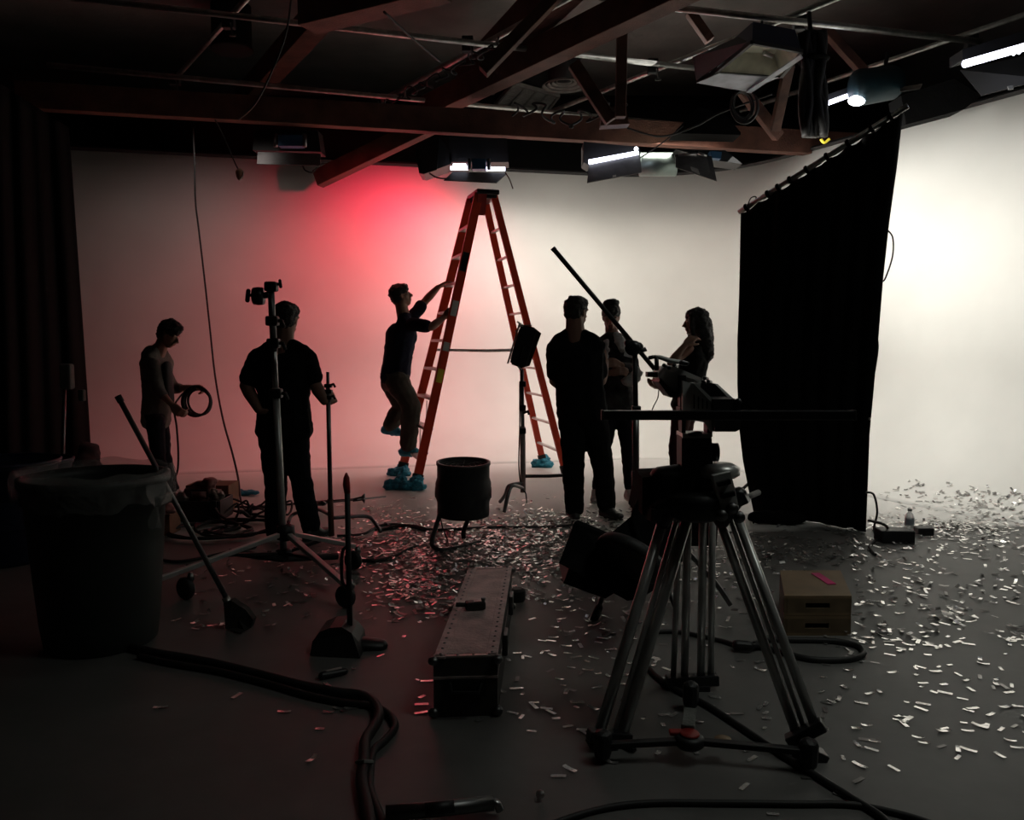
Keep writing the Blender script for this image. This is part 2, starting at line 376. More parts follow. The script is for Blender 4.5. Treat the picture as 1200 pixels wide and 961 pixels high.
bp = nt.nodes.new('ShaderNodeBump'); bp.inputs['Strength'].default_value = .15; bp.inputs['Distance'].default_value = .01; nt.links.new(nz.outputs['Fac'], bp.inputs['Height']); nt.links.new(bp.outputs['Normal'], bs.inputs['Normal'])
M['floor'] = fm
b = MB(); b.box((.5, 5, -.05), (16, 18, .1)); struct(b, 'floor', fm)
# cyclorama
plan = [V((-7.2, 9.25, 0)), V((1.3, 11.22, 0))]
cor0, cor1, cor2 = V((-7.2,9.25,0)), V((2.65,11.52,0)), V((5.35,6.2,0))
def fillet(a, c, b_, r, n=14):
    u = (a-c).normalized(); w = (b_-c).normalized(); ang = u.angle(w); t = r/math.tan(ang/2)
    p0, p1 = c+u*t, c+w*t; cen = c + (u+w).normalized()*(r/math.sin(ang/2))
    v0, v1 = p0-cen, p1-cen; out = []
    for i in range(n+1):
        k = i/n; out.append(cen + (v0*math.sin((1-k)*v0.angle(v1)) + v1*math.sin(k*v0.angle(v1)))/math.sin(v0.angle(v1)))
    return out
CYC_R = 1.9; CYC_H = 3.70; COVE = 1.25
plan = [cor0.lerp(cor1, i/12) for i in range(9)] + fillet(cor0, cor1, cor2, CYC_R) + [cor1.lerp(cor2, .45+.55*i/8) for i in range(9)] + [V((6.2,4.4,0))]
def pn(i):
    t = (plan[min(i+1, len(plan)-1)]-plan[max(i-1, 0)]).normalized(); return V((t.y, -t.x, 0))
prof = [(0, CYC_H)] + [(0, COVE + (CYC_H-COVE)*q) for q in (.66,.33)] + [(COVE*(1-math.cos(a*PI/2/12)), COVE*(1-math.sin(a*PI/2/12))) for a in range(13)]
prof[-1] = (COVE, .002)
b = MB(); rings = []
for i, p in enumerate(plan):
    n = pn(i); n = n if n.dot(V((0,5,0))-p) > 0 else -n
    rings.append([b.b.verts.new(p + n*o + V((0,0,z))) for o, z in prof])
for A, B in zip(rings, rings[1:]):
    for k in range(len(prof)-1): b.b.faces.new((A[k], B[k], B[k+1], A[k+1]))
cyc = struct(b, 'wall_back', M['cyc'], smooth=True)
sol = cyc.modifiers.new('s', 'SOLIDIFY'); sol.thickness = .04; sol.offset = -1
# make sure faces look into the room (solidify pushes away from it)
if cyc.data.polygons[0].normal.dot(V((0,-1,0))) < 0: cyc.data.flip_normals()
b = MB(); b.tube([p + V((0,0.0,CYC_H+.02)) for p in plan], .03, 4); struct(b, 'trim_1', M['black'])
b = MB(); b.box((.5, 13.1, 2.7), (16, .2, 5.6)); struct(b, 'wall_rear', M['black_wall'])
b = MB(); b.box((-7.5, 4.5, 2.7), (.2, 17, 5.6)); struct(b, 'wall_left', M['black_wall'])
b = MB(); b.box((8.5, 4.5, 2.7), (.2, 17, 5.6)); struct(b, 'wall_right', M['black_wall'])
b = MB(); b.box((.5, -3.9, 2.7), (16, .2, 5.6)); struct(b, 'wall_front', M['black_wall'])
CEIL = 5.3
b = MB(); b.box((.5, 5, CEIL+.05), (16, 18, .1)); struct(b, 'ceiling', M['ceil'])
# ================================================================== ROOF TIMBERS AND PIPE GRID
def beam(name, p, q, w, h, m, label, cat='beam', group=None, up=(0,0,1)):
    b = MB(); b.beam(p, q, w, h, up, .008); return solo(b, name, M[m], label, cat, group)
z1 = 3.93
A_, B_ = F(60, 118, z1+.14), F(1053, 178, z1-.5)
pA, pB = P(20, 112, 8.6), P(1053, 174, 10.0)
beam('timber_beam', pA, pB, .14, .27, 'wood_red', 'long reddish timber beam running across the whole studio above the white wall')
def onz(px, py, h): return F(px, py, h)
q0, q1 = onz(498, 129, 4.27), onz(852, -43, 4.27)
beam('timber_beam', q0, q1, .20, .26, 'wood_dark', 'heavy dark timber beam running diagonally over the long beam towards the upper right')
beam('timber_beam', P(372, 210, 10.1), P(505, 146, 9.75), .16, .20, 'wood_dark', 'short dark timber slanting down to the red-lit wall behind the long beam')
q0, q1 = onz(545, 98, 4.62), onz(668, -25, 4.62)
beam('timber_beam', q0, q1, .26, .34, 'wood_dark', 'thick dark upper timber rising steeply behind the pale-edged brace')
beam('timber_beam', onz(285, 118, 4.7), onz(400, -10, 4.7), .22, .26, 'wood_dark', 'dark timber crossing the ceiling behind the hanging cord at upper left')
beam('timber_beam', onz(360, 18, 4.3), onz(520, -22, 4.3), .25, .25, 'wood_dark', 'dark timber cut off by the top edge above the upper left pipes')
def Z(px, py, Y): return P(px, py, Y)
beam('truss_post', Z(729, 35, 8.0), Z(727, 138, 8.0), .10, .10, 'wood_dark', 'dark vertical timber post between roof beam and metal gusset', 'post', up=(0,1,0))
beam('truss_brace', Z(672, 75, 8.1), Z(716, 142, 8.1), .12, .10, 'wood_dark', 'short dark slanting brace beside the round air diffuser', 'brace', up=(0,1,0))
beam('truss_brace', Z(566, 84, 7.2), Z(655, -8, 7.2), .10, .12, 'wood_dark', 'long pale-edged timber brace rising over the middle of the room', 'brace', up=(0,1,0))
beam('truss_brace', Z(965, 32, 8.4), Z(1012, 84, 8.4), .09, .10, 'wood_red', 'reddish slanting brace right of the hanging black cable bundle', 'brace', up=(0,1,0))
beam('truss_brace', Z(808, 14, 8.4), Z(832, 48, 8.4), .09, .10, 'wood_red', 'short reddish brace left of the square overhead lamp', 'brace', up=(0,1,0))
beam('truss_brace', Z(925, 75, 8.6), Z(908, 152, 9.0), .10, .10, 'wood_dark', 'dark slanting brace behind the hanging cable coil', 'brace', up=(0,1,0))
beam('truss_brace', Z(870, 105, 8.9), Z(912, 160, 9.2), .12, .10, 'wood_red', 'dull red brace beside the hanging cable coil', 'brace', up=(0,1,0))
b = MB(); b.prism([Z(x, y, 8.4) for x, y in ((706,128),(722,124),(734,128),(738,145),(704,147))], (0,.16,0)); solo(b, 'gusset_plate', M['wood_dark'], 'dark gusset plate seated on the long timber beam', 'plate')
def pipe(x0, y0, x1, y1, h, r, label, h2=None):
    a, c = onz(x0, y0, h), onz(x1, y1, h2 or h)
    b = MB().cyl(a, c, r, 12); o = solo(b, 'grid_pipe', M['pipe'], label, 'pipe', smooth=True); return a, c
PIPES = [
 pipe(60, -6, 832, 82, 4.33, .028, 'long grey ceiling pipe in the upper left, higher of two parallel pipes'),
 pipe(55, 76, 842, 150, 4.33, .030, 'long grey ceiling pipe just above the timber beam, lower of two parallel pipes'),
 pipe(790, 9, 1150, 49, 4.33, .030, 'bright pipe running across the upper right and ending at a clamp'),
 pipe(200, 98, 300, -14, 4.40, .026, 'pale slanting pipe in the upper left crossing two level pipes'),
 pipe(436, 124, 680, -10, 4.40, .030, 'slanting pipe wrapped in cable above the red glow'),
 pipe(630, 137, 1010, -14, 4.40, .028, 'reddish-lit slanting pipe right of the square air vent'),
 pipe(868, 130, 1215, 12, 4.40, .026, 'slanting pipe behind the teal lamp at the upper right'),
 pipe(700, -3, 800, 12, 4.5, .022, 'short pale pipe cut by the top edge right of centre'),
]
def clampk(px, py, h, label):
    c = onz(px, py, h); t = thing('pipe_clamp', label, 'clamp', c)
    b = MB(); b.box(c, (.11,.08,.15), bev=.01); b.build('clamp_jaw', M['black'], t)
    b = MB(); b.cyl(c+V((.03,-.05,-.04)), c+V((.05,-.05,-.14)), .008, 8); b.box(c+V((.05,-.05,-.15)), (.06,.012,.02)); b.build('handle', M['dull_steel'], t)
clampk(548, 52, 4.365, 'black clamp joining slanting cable-wrapped pipe to upper level pipe')
clampk(765, 78, 4.365, 'black clamp where reddish-lit pipe crosses the upper pipe')
clampk(937, 26, 4.365, 'black clamp above the hanging black cable bundle')
clampk(1138, 48, 4.365, 'black clamp at the right end of the bright pipe')
clampk(441, 116, 4.365, 'black clamp at lower end of the cable-wrapped slanting pipe')
clampk(268, 24, 4.365, 'small black clamp where pale slanting pipe crosses upper left pipe')
clampk(205, 92, 4.365, 'small black clamp at bottom end of pale slanting pipe')
# cable wrapped along the slanting pipe: a spiral of loops
b = MB(); a, c = onz(445, 122, 4.33), onz(590, 40, 4.33); pts = []
for i in range(90):
    t = i/89; p = a.lerp(c, t); pts.append(p + V((.05*math.cos(i*1.1), .04*math.sin(i*1.1)-.03, -.10*abs(math.sin(i*.35))-.02)))
b.tube(smoothpath(pts, 3), .010, 6); solo(b, 'wrapped_cable', M['rubber'], 'black cable looped along the slanting pipe above the red glow', 'cable', smooth=True)
b = MB(); pts = []
for i in range(60):
    t = i/59; p = P(600+130*t, 138-8*math.sin(t*9), 8.3); pts.append(p + V((.04*math.sin(i*1.3), .05*math.cos(i*.9), .07*math.sin(i*.55)+.03)))
b.tube(smoothpath(pts, 4), .012, 6); solo(b, 'tangled_cable', M['rubber'], 'tangle of black cable lying on the timber beam by the gusset', 'cable', smooth=True)
b = MB(); b.tube(smoothpath([P(342,-8,6.5), P(335,40,6.6), P(318,85,6.7), P(300,120,6.8), P(280,140,7.0)]), .008, 6); solo(b, 'ceiling_cable', M['rubber'], 'thin cord curving down from the ceiling over the upper left pipes', 'cord', smooth=True)
b = MB(); b.tube(smoothpath([P(450,14,6.0), P(480,42,6.4), P(515,72,7.0)]), .010, 6); solo(b, 'ceiling_cable', M['rubber'], 'straight dark cord slanting between upper pipe and cable-wrapped pipe', 'cord', smooth=True)
b = MB(); b.tube(smoothpath([P(735,150,8.2), P(775,160,8.3), P(815,148,8.4), P(845,132,8.4), P(905,110,8.2)]), .010, 6); b.tube(smoothpath([P(800,148,8.5), P(770,172,8.8), P(742,190,9.0)]), .008, 6); solo(b, 'power_cable', M['rubber'], 'black power cord draped down in front of the timber beam right of centre', 'cord', smooth=True)
# air vent and diffuser in the ceiling
def zpoly(pts, h): return [onz(x, y, h) for x, y in pts]
t = thing('air_vent', 'square grey ceiling vent with four louvred bays', 'vent', onz(617, 118, 4.95))
co = zpoly(((603,98),(655,112),(638,134),(580,122)), 4.9); cen = sum(co, V())/4
b = MB()
for i in range(4): b.beam(co[i], co[(i+1) % 4], .035, .05)
b.build('vent_frame', M['vent'], t)
for i in range(1, 4):
    b = MB(); b.beam(co[0].lerp(co[1], i/4), co[3].lerp(co[2], i/4), .03, .04); b.build('divider', M['vent'], t)
b = MB()
for i in range(1, 16):
    p, q = co[0].lerp(co[3], i/16), co[1].lerp(co[2], i/16); b.beam(p, q, .012, .03)
b.build('louvre', M['vent'], t)
b = MB(); b.prism([p+V((0,0,.05)) for p in co], (0,0,CEIL-4.95)); b.build('duct_box', M['black'], t)
dc = onz(661, 100, 4.8); t = thing('round_diffuser', 'round ringed air diffuser below a black duct', 'diffuser', dc)
for k, r in enumerate((.25, .19, .13, .07)):
    b = MB(); b.lathe([(r, .0), (r+.035, -.02), (r+.035, -.01), (r, .015)], dc+V((0,0,.02*k)), n=32, close=False); b.build('ring', M['vent'], t, smooth=True)
b = MB(); b.cyl(dc+V((0,0,.05)), dc+V((0,0,.51)), .22, 24); b.build('duct', M['black'], t, smooth=True)
# round black duct in the upper left
b = MB(); c0 = onz(272, 60, 4.75); b.lathe([(.22,0),(.24,.02),(.22,.05),(.22,.5)], c0, n=28); solo(b, 'ceiling_duct', M['black_wall'], 'dim round black duct hanging from the ceiling at upper left', 'duct', smooth=True)
# ================================================================== HANGING LAMPS
def panel(pts, th=.008):              # pts = [(px,py,Y)...], thickness along the face normal
    w = [P(*p) for p in pts]; n = (w[1]-w[0]).cross(w[2]-w[0]).normalized(); return MB().prism(w, n*th)
def prismpx(pts, Y, d): return MB().prism([P(x, y, Y) for x, y in pts], (0, d, 0))
# left one (unlit, blue ballast)
t = thing('overhead_lamp', 'unlit overhead lamp with blue centre block and grey flap, above left of the red glow', 'lamp', P(335, 178, 8.9))
prismpx([(298,150),(372,152),(376,178),(296,176)], 9.2, .25).build('housing', M['black'], t)
panel([(302,178,8.95),(376,180,8.95),(375,194,8.8),(301,192,8.8)]).build('flap', M['flap'], t)
prismpx([(326,158),(354,158),(354,171),(326,171)], 9.05, .12).build('ballast', M['blue_part'], t)
for x in (323, 357):
    MB().cyl(P(x, 157, 9.08), P(x, 172, 9.08), .025, 10).build('lamp_holder', M['dull_steel'], t, smooth=True)
MB().tube(smoothpath([P(354,190,8.95), P(357,199,8.95), P(366,202,8.95), P(372,196,8.95), P(380,192,9.0)]), .008, 6).build('cord', M['rubber'], t)
# centre one, lit
t = thing('overhead_lamp', 'lit overhead lamp with two short glowing tubes directly above the ladder', 'lamp', P(560, 195, 8.7))
prismpx([(526,160),(594,162),(596,190),(527,190)], 9.0, .3).build('housing', M['black'], t)
panel([(531,201,8.75),(594,203,8.75),(582,214,8.5),(520,211,8.5)]).build('flap', M['flap'], t)
for x0, x1, y in ((528,549,197),(570,592,198)): MB().cyl(P(x0, y, 8.85), P(x1, y, 8.85), .022, 12).build('tube', M['tube'], t, smooth=True)
MB().cyl(P(531, 193, 8.88), P(546, 193, 8.88), .012, 12).build('tube', M['tube'], t, smooth=True)
prismpx([(553,186),(569,186),(569,198),(553,198)], 8.8, .12).build('ballast', M['blue_part'], t)
for x in (550, 573): MB().cyl(P(x, 186, 8.82), P(x, 199, 8.82), .02, 10).build('lamp_holder', M['dull_steel'], t, smooth=True)
MB().tube(smoothpath([P(592,202,8.7), P(597,210,8.7), P(601,221,8.65)]), .006, 6).build('tag_cord', M['wood_red'], t)
t = thing('overhead_lamp', 'big black boxy lamp hanging left of the lit lamp above the ladder', 'lamp', P(508, 180, 9.0))
prismpx([(486,172),(515,160),(529,180),(529,192),(496,204),(491,203)], 9.0, .35).build('housing', M['black'], t)
panel([(486,172,8.98),(515,162,8.98),(512,199,8.9),(496,204,8.9)]).build('door', M['black_gloss'], t)
MB().tube(smoothpath([P(503,203,8.9), P(512,208,8.9), P(524,209,8.9), P(533,204,8.9)]), .008, 6).build('cord', M['rubber'], t)
t.children[0]
# right of centre, lit tube with big grey flap
t = thing('overhead_lamp', 'lit overhead lamp with one long slanting tube over a grey flap', 'lamp', P(720, 190, 8.9))
prismpx([(684,166),(748,172),(752,178),(690,194),(684,190)], 9.05, .3).build('housing', M['black'], t)
MB().cyl(P(690, 190, 8.9), P(748, 179.5, 8.9), .026, 12).build('tube', M['tube'], t, smooth=True)
panel([(690,193,8.88),(750,181,8.88),(752,202,8.65),(688,214,8.65)]).build('flap', M['flap'], t)
panel([(718,205.4,8.60),(722,204.6,8.60),(722,206.6,8.60),(718,207.4,8.60)]).build('sticker', M['label_w'], t)
MB().ell(P(745.5, 174.5, 8.9), .022).build('indicator', M['bulb'], t, smooth=True)
# unlit with white sticker
t = thing('overhead_lamp', 'unlit overhead lamp whose grey flap carries a white sticker', 'lamp', P(815, 190, 8.9))
panel([(791,181,8.8),(834,183,8.8),(840,212,8.6),(792,196,8.6)]).build('flap', M['flap'], t)
panel([(809,195,8.66),(818,198,8.65),(820,204,8.60),(811,200,8.61)], .012).build('sticker', M['label_w'], t)
prismpx([(792,175),(850,176),(870,192),(838,188)], 8.95, .3).build('housing', M['black'], t)
MB().cyl(P(795, 182, 8.78), P(816, 181, 8.78), .02, 10).build('lamp_holder', M['step'], t, smooth=True)
MB().cyl(P(818, 179, 8.8), P(828, 183, 8.8), .015, 10).build('pin', M['steel'], t, smooth=True)
prismpx([(832,177),(846,178),(845,186),(834,185)], 8.85, .1).build('ballast', M['blue_part'], t)
b = MB(); b.cyl(P(750, 193, 9.3), P(792, 193, 9.3), .13, 20); solo(b, 'air_duct', M['duct'], 'pale green horizontal duct between two overhead lamps', 'duct', smooth=True)
b = MB(); b.prism([P(x, y, 8.6) for x, y in ((793,152),(818,125),(852,136),(868,155),(868,158),(790,156))], (0,.3,0)); solo(b, 'black_flag', M['black_cloth'], 'black folded cloth flag lying on the timber beam left of hanging cable coil', 'flag')
# square box lamp, upper right, seen from below
t = thing('box_lamp', 'square open box lamp with a white reflector hanging at the upper right', 'lamp', P(880, 80, 7.0))
o4 = [onz(882,51,3.86), onz(937,61,3.86), onz(914,89,3.86), onz(842,84,3.86)]
up_ = V((0,.03,.20))
b = MB(); inn = [p + (sum(o4, V())/4-p)*.30 + up_*.8 for p in o4]
for i in range(4): b.poly([o4[i], o4[(i+1) % 4], inn[(i+1) % 4], inn[i]], [(0,1,2,3)])
b.poly(inn, [(0,1,2,3)]); r_ = b.build('reflector', M['reflector'], t)
b = MB(); out = [p + (p-sum(o4, V())/4)*.06 for p in o4]; ti = [p + (sum(o4, V())/4-p)*.1 + up_ for p in o4]
for i in range(4): b.poly([out[i], out[(i+1) % 4], ti[(i+1) % 4], ti[i]], [(0,1,2,3)])
b.poly(ti, [(0,1,2,3)]); b.build('housing', M['tub_blue'], t)
b = MB()
for i in range(4): b.beam(out[i], out[(i+1) % 4], .03, .03)
b.build('rim', M['black'], t)
MB().prism([onz(842,85,3.85), onz(912,90,3.85), onz(874,106,3.82), onz(816,96,3.82)], (0,0,-.01)).build('flap', M['flap_blue'], t)
MB().prism([onz(938,63,3.84), onz(941,67,3.84), onz(880,108,3.80), onz(874,107,3.80)], (0,0,-.01)).build('flap', M['flap_blue'], t)
MB().prism([onz(816,95,3.88), onz(882,49,3.88), onz(880,38,4.02), onz(812,68,4.05)], (0,0,.01)).build('flap', M['black'], t)
MB().cyl(onz(895, 62, 4.0), onz(905, 66, 3.98), .02, 8).build('socket', M['steel'], t)
b = MB(); c0 = onz(892, 60, 4.04); b.cyl(c0, c0+V((0,0,.26)), .012, 8); b.build('hanger', M['black'], t)
# hanging cable bundle
b = MB(); rnd = random.Random(3)
for k in range(16):
    x0 = 940+rnd.random()*24; ph = rnd.random()*6; pts = [P(x0+3*math.sin(ph+i*.8)+ (1.5 if i > 6 else 0), 36+ i*12.2 + rnd.random()*3, 7.2+.06*math.cos(ph+k)) for i in range(11)]
    b.tube(smoothpath(pts, 3), .036, 7)
t = thing('cable_bundle', 'thick black bundle of cable hanging down from the bright pipe', 'cable', P(953, 160, 7.2))
b.build('cable', M['rubber'], t, smooth=True)
MB().lathe([(.12,-.02),(.135,0),(.12,.02)], P(953,70,7.2), n=24).build('tie', M['black_cloth'], t)
MB().cyl(P(948, 14, 7.2), P(950, 40, 7.2), .02, 8).build('hook', M['black'], t)
MB().tube(smoothpath([P(962,163,7.15), P(966,167,7.15), P(972,163,7.15)]), .012, 6).build('yellow_tie', M['label_y'], t)
b = MB()
for k in range(5):
    c = P(871+.7*k, 126-1.0*k, 8.0); R_ = Matrix.Rotation(.15*k, 3, 'Z')
    b.tube([c + R_ @ V(((.125+.012*(k % 3))*math.cos(a*PI/12), .02*k-.04, (.16-.010*k)*math.sin(a*PI/12))) for a in range(24)], .012, 7, closed=True)
solo(b, 'cable_coil', M['rubber'], 'hanging oval coil of black cable left of the thick bundle', 'cable', smooth=True)
# teal lamp with a bare bulb
t = thing('spot_lamp', 'teal-green lamp with a brilliant bare bulb near the top of the black curtain', 'lamp', P(1025, 105, 8.0))
b = MB(); b.tube([P(1000,104,8.0), P(1006,103,8.0), P(1045,97,8.1), P(1055,95,8.1)], [.13,.17,.16,.11], 20); b.build('housing', M['teal'], t, smooth=True)
MB().ell(P(1004, 118, 7.95), (.085,.05,.05)).build('bulb', M['bulb'], t, smooth=True)
panel([(1055,102,8.0),(1081,98,8.0),(1078,104,7.9),(1055,107,7.9)]).build('flap', M['silver'], t)
MB().cyl(P(1035, 96, 8.05), P(1040, 62, 8.1), .02, 8).build('hanger', M['black'], t)
t = thing('tube_lamp', 'lit tube lamp just left of the brilliant bulb', 'lamp', P(983, 118, 8.1))
MB().cyl(P(967, 122, 8.1), P(997, 111, 8.2), .022, 12).build('tube', M['tube'], t, smooth=True)
prismpx([(966,112),(998,101),(1000,108),(967,119)], 8.25, .15).build('housing', M['black'], t)
t = thing('tube_lamp', 'long lit tube lamp cut off by the right edge of the frame', 'lamp', P(1180, 66, 6.5))
MB().cyl(P(1130, 75, 6.8), P(1222, 49, 6.2), .030, 12).build('tube', M['tube'], t, smooth=True)
prismpx([(1128,58),(1225,28),(1225,44),(1128,70)], 6.9, .2).build('housing', M['black'], t)
panel([(1125,82,7.3),(1225,60,7.0),(1225,92,6.9),(1150,112,7.2)]).build('flap', M['black'], t)
panel([(1181,101,6.98),(1187,100,6.98),(1188,104,6.97),(1182,105,6.97)]).build('sticker', M['label_w'], t)
for x, y in ((1188,63),(1194,61.5)): MB().ell(P(x, y, 6.35), .013).build('indicator', M['bulb'], t)
b = MB(); b.prism([P(x, y, 7.6) for x, y in ((1056,112),(1118,92),(1150,112),(1130,128),(1062,146))], (0,.25,0)); solo(b, 'black_flag', M['black_cloth'], 'black cloth flag hanging above the right white wall, beside the curtain top', 'flag')
# hanging plug
t = thing('hanging_plug', 'small plug dangling on a cord above the dim left part of the white wall', 'plug', P(281, 210, 8.5))
MB().tube(smoothpath([P(252,140,8.4), P(262,160,8.5), P(274,188,8.5), P(280,200,8.5)]), .007, 6).build('cord', M['rubber'], t)
MB().tube([P(279,199,8.5), P(281,202,8.5), P(281,208,8.5), P(280,211,8.5)], [.03,.045,.035,.012], 10).build('plug', M['carton'], t, smooth=True)
MB().tube(smoothpath([P(284,200,8.48), P(285,205,8.48), P(281,211,8.48)]), .008, 6).build('prong_guard', M['label_w'], t)
# the long cord down the wall
pts = [P(226,150,8.9), P(228,187,8.9), P(229,235,8.9), P(233,270,8.9), P(240,330,8.7), P(246,385,8.5), P(252,440,8.2), P(261,490,7.9), P(272,530,7.6), P(279,560,7.4)] 
pts = [p for p in pts] + [F(284,592,.012), F(300,604,.012), F(330,606,.012)]
solo(MB().tube(smoothpath(pts), .010, 8), 'wall_cable', M['rubber'], 'long black cable hanging to the floor before the left white wall', 'cable', smooth=True)
b = MB(); c = P(313,186,8.7)
# ================================================================== CURTAINS
def lerp_poly(pl, t):
    n = len(pl)-1; k = min(int(t*n), n-1); f = t*n-k; return tuple(pl[k][i]*(1-f)+pl[k+1][i]*f for i in range(len(pl[0])))
Lp = [(868,250),(867,300),(866,350),(864,400),(864,450),(866,500),(871,540),(878,575),(887,603)]
Rp = [(1057,132),(1050,195),(1041,260),(1034,325),(1029,390),(1024,450),(1019,510),(1017,570),(1014,631)]
t = thing('black_curtain', 'huge black cloth curtain hung from a slanting pipe at the right', 'curtain', F(960, 632))
b = MB(); NU, NV = 90, 60; grid = []
for j in range(NV+1):
    v = j/NV; l, r = lerp_poly(Lp, v), lerp_poly(Rp, v); row = []
    for i in range(NU+1):
        u = i/NU; x = l[0]*(1-u)+r[0]*u; y = l[1]*(1-u)+r[1]*u
        if v > .9: y += (v-.9)/.1*(14+26*max(0, math.sin(min(1, max(0, (u-.30)/.55))*PI*.75))*(1-u)*1.1)
        if v < .04: y += (1-v/.04)*3*abs(math.sin(u*PI*9))
        Y = 6.75*(1-u)+6.0*u + .04*math.sin(u*44+v*1.2)*(1.1-.9*v) + .03*math.sin(u*19-v*3)*(1-.6*v)
        row.append(P(x, y, Y))
    grid.append(row)
for row in grid:
    for i, p in enumerate(row):
        if p.z < .012: row[i] = V((p.x, p.y, .012))
vs = [p for row in grid for p in row]; W_ = NU+1
b.poly(vs, [(j*W_+i, j*W_+i+1, (j+1)*W_+i+1, (j+1)*W_+i) for j in range(NV) for i in range(NU)])
cu = b.build('cloth', M['black_cloth'], t, smooth=True); s_ = cu.modifiers.new('s', 'SOLIDIFY'); s_.thickness = .008
MB().cyl(P(866,249,6.78), P(1064,124,5.96), .022, 12).build('curtain_pipe', M['pipe'], t, smooth=True)
for x, u in ((876,.04),(904,.19),(917,.25),(932,.33),(952,.42),(976,.55),(1000,.67),(1026,.80),(1046,.92)):
    c = P(866,249,6.78).lerp(P(1064,124,5.96), (x-866)/198); MB().lathe([(.03,-.012),(.036,0),(.03,.012)], c, (P(1064,124,5.96)-P(866,249,6.78)), n=10).build('tie', M['black_cloth'], t)
MB().tube(smoothpath([P(876,241,6.7), P(880,232,6.7), P(886,231,6.7), P(884,240,6.7)]), .005, 5).build('tie_end', M['rubber'], t)
for pts in (((1038,268),(1046,278),(1046,300),(1038,325),(1034,330)), ((1026,388),(1029,405),(1026,430),(1022,450))):
    MB().tube(smoothpath([P(x, y, 6.02) for x, y in pts]), .006, 6).build('tie_end', M['rubber'], t)
for x, y, Y in ((1019,491,5.95),(1015.5,577,5.95)): MB().ell(P(x, y, Y), .010).build('eyelet', M['silver'], t)
# curtain stand behind
def stand_leg(b, c, q, h, r=.016): b.tube([c+V((0,0,h)), V((q.x, q.y, r))], r, 8)
t = thing('curtain_stand', 'black stand with sandbags hidden behind the lower left edge of the curtain', 'stand', F(905, 600))
c = F(905, 600)+V((0,.30,0)); b = MB(); b.cyl(c+V((0,0,.02)), c+V((0,.15,2.3)), .02, 10); b.build('pole', M['black'], t, smooth=True)
for dx, dy in ((-.35,-.1),(.3,.2),(.1,.4)):
    b = MB(); b.tube([c+V((0,0,.3)), c+V((dx,dy,.02))], .014, 8); b.build('leg', M['black'], t, smooth=True)
def sandbag(pts, label):
    b = MB(); b.hull(*pts); o = tag(centre_origin(b.build('sandbag', M['black_cloth'], None, voxel=.015, disp=.02, dscale=7)), label, 'sandbag'); return o
sandbag([(F(890,606,.05),(.10,.08,.05)), (F(925,607,.05),(.14,.08,.05))], 'black sandbag on the floor under the lower left edge of the curtain')
b = MB(); b.cyl(P(1047,167,9.9)+V((0,0,0)), P(1047,168,9.9), .01)
# left black drape
t = thing('black_drape', 'tall dark drape covering the left end of the white wall', 'drape', F(60, 570))
Lp2, Rp2 = [(-60,60),(-60,300),(-60,600)], [(80,150),(84,205),(90,290),(97,390),(103,480),(107,548)]
b = MB(); grid = []
for j in range(31):
    v = j/30; l, r = lerp_poly(Lp2, v), lerp_poly(Rp2, v)
    for i in range(61):
        u = i/60; x = l[0]*(1-u)+r[0]*u; y = l[1]*(1-u)+r[1]*u; Y = 6.6*(1-u)+8.75*u + .05*math.sin(u*40) + .03*math.sin(u*17+v*2)
        p = P(x, y, Y); p.z = max(p.z, .012); grid.append(p)
b.poly(grid, [(j*61+i, j*61+i+1, (j+1)*61+i+1, (j+1)*61+i) for j in range(30) for i in range(60)])
d_ = b.build('cloth', M['black_cloth'], t, smooth=True); s_ = d_.modifiers.new('s', 'SOLIDIFY'); s_.thickness = .01
b = MB(); b.hull((P(104,528,8.6), .10), (P(110,530,8.6), .06), (P(108,545,8.6), .08), (F(106,556,.06), (.16,.1,.06))); tag(centre_origin(b.build('cloth_bundle', M['black_wall'], None, voxel=.02, disp=.05, dscale=4)), 'dark crumpled bundle at the foot of the left drape beside the white wall', 'bundle')
# dim floor stand and blue tubs at the left
t = thing('light_stand', 'dim pale light stand standing behind the rubbish bin at the far left', 'stand', F(72, 596))
c = F(72, 596); tp = P(76,444,c.y)
MB().cyl(c+V((0,0,.02)), tp, .016, 10).build('pole', M['dull_steel'], t, smooth=True)
MB().box(tp+V((.02,0,.02)), (.10,.08,.22), bev=.02).build('head', M['grey_cloth'], t)
MB().box(tp+V((.14,0,-.14)), (.05,.05,.10), bev=.01).build('knob', M['grey_cloth'], t)
for a in (0.4, 2.5, 4.6):
    MB().tube([c+V((0,0,.35)), c+V((.4*math.cos(a),.4*math.sin(a),.015))], .012, 8).build('leg', M['dull_steel'], t, smooth=True)
def tub(c, r, h, label):
    t = thing('plastic_tub', label, 'tub', c)
    MB().lathe([(r*.82,0),(r*.85,.02),(r,h),(r*1.06,h),(r*1.06,h+.025),(r*.97,h+.025),(r*.94,h*.5),(r*.8,.03)], c, n=36).build('body', M['tub_blue'], t, smooth=True)
    MB().tube([V(c)+V((r*1.05*math.cos(a*PI/16), r*1.05*math.sin(a*PI/16), h+.03)) for a in range(32)], .012, 6, closed=True).build('rim', M['tub_blue'], t, smooth=True)
tub(F(8, 655), .32, .62, 'dark blue round tub at the far left edge behind the rubbish bin')
tub(F(50, 618)+V((0,0,0)), .22, .50, 'smaller dark blue tub between the pale light stand and the rubbish bin')
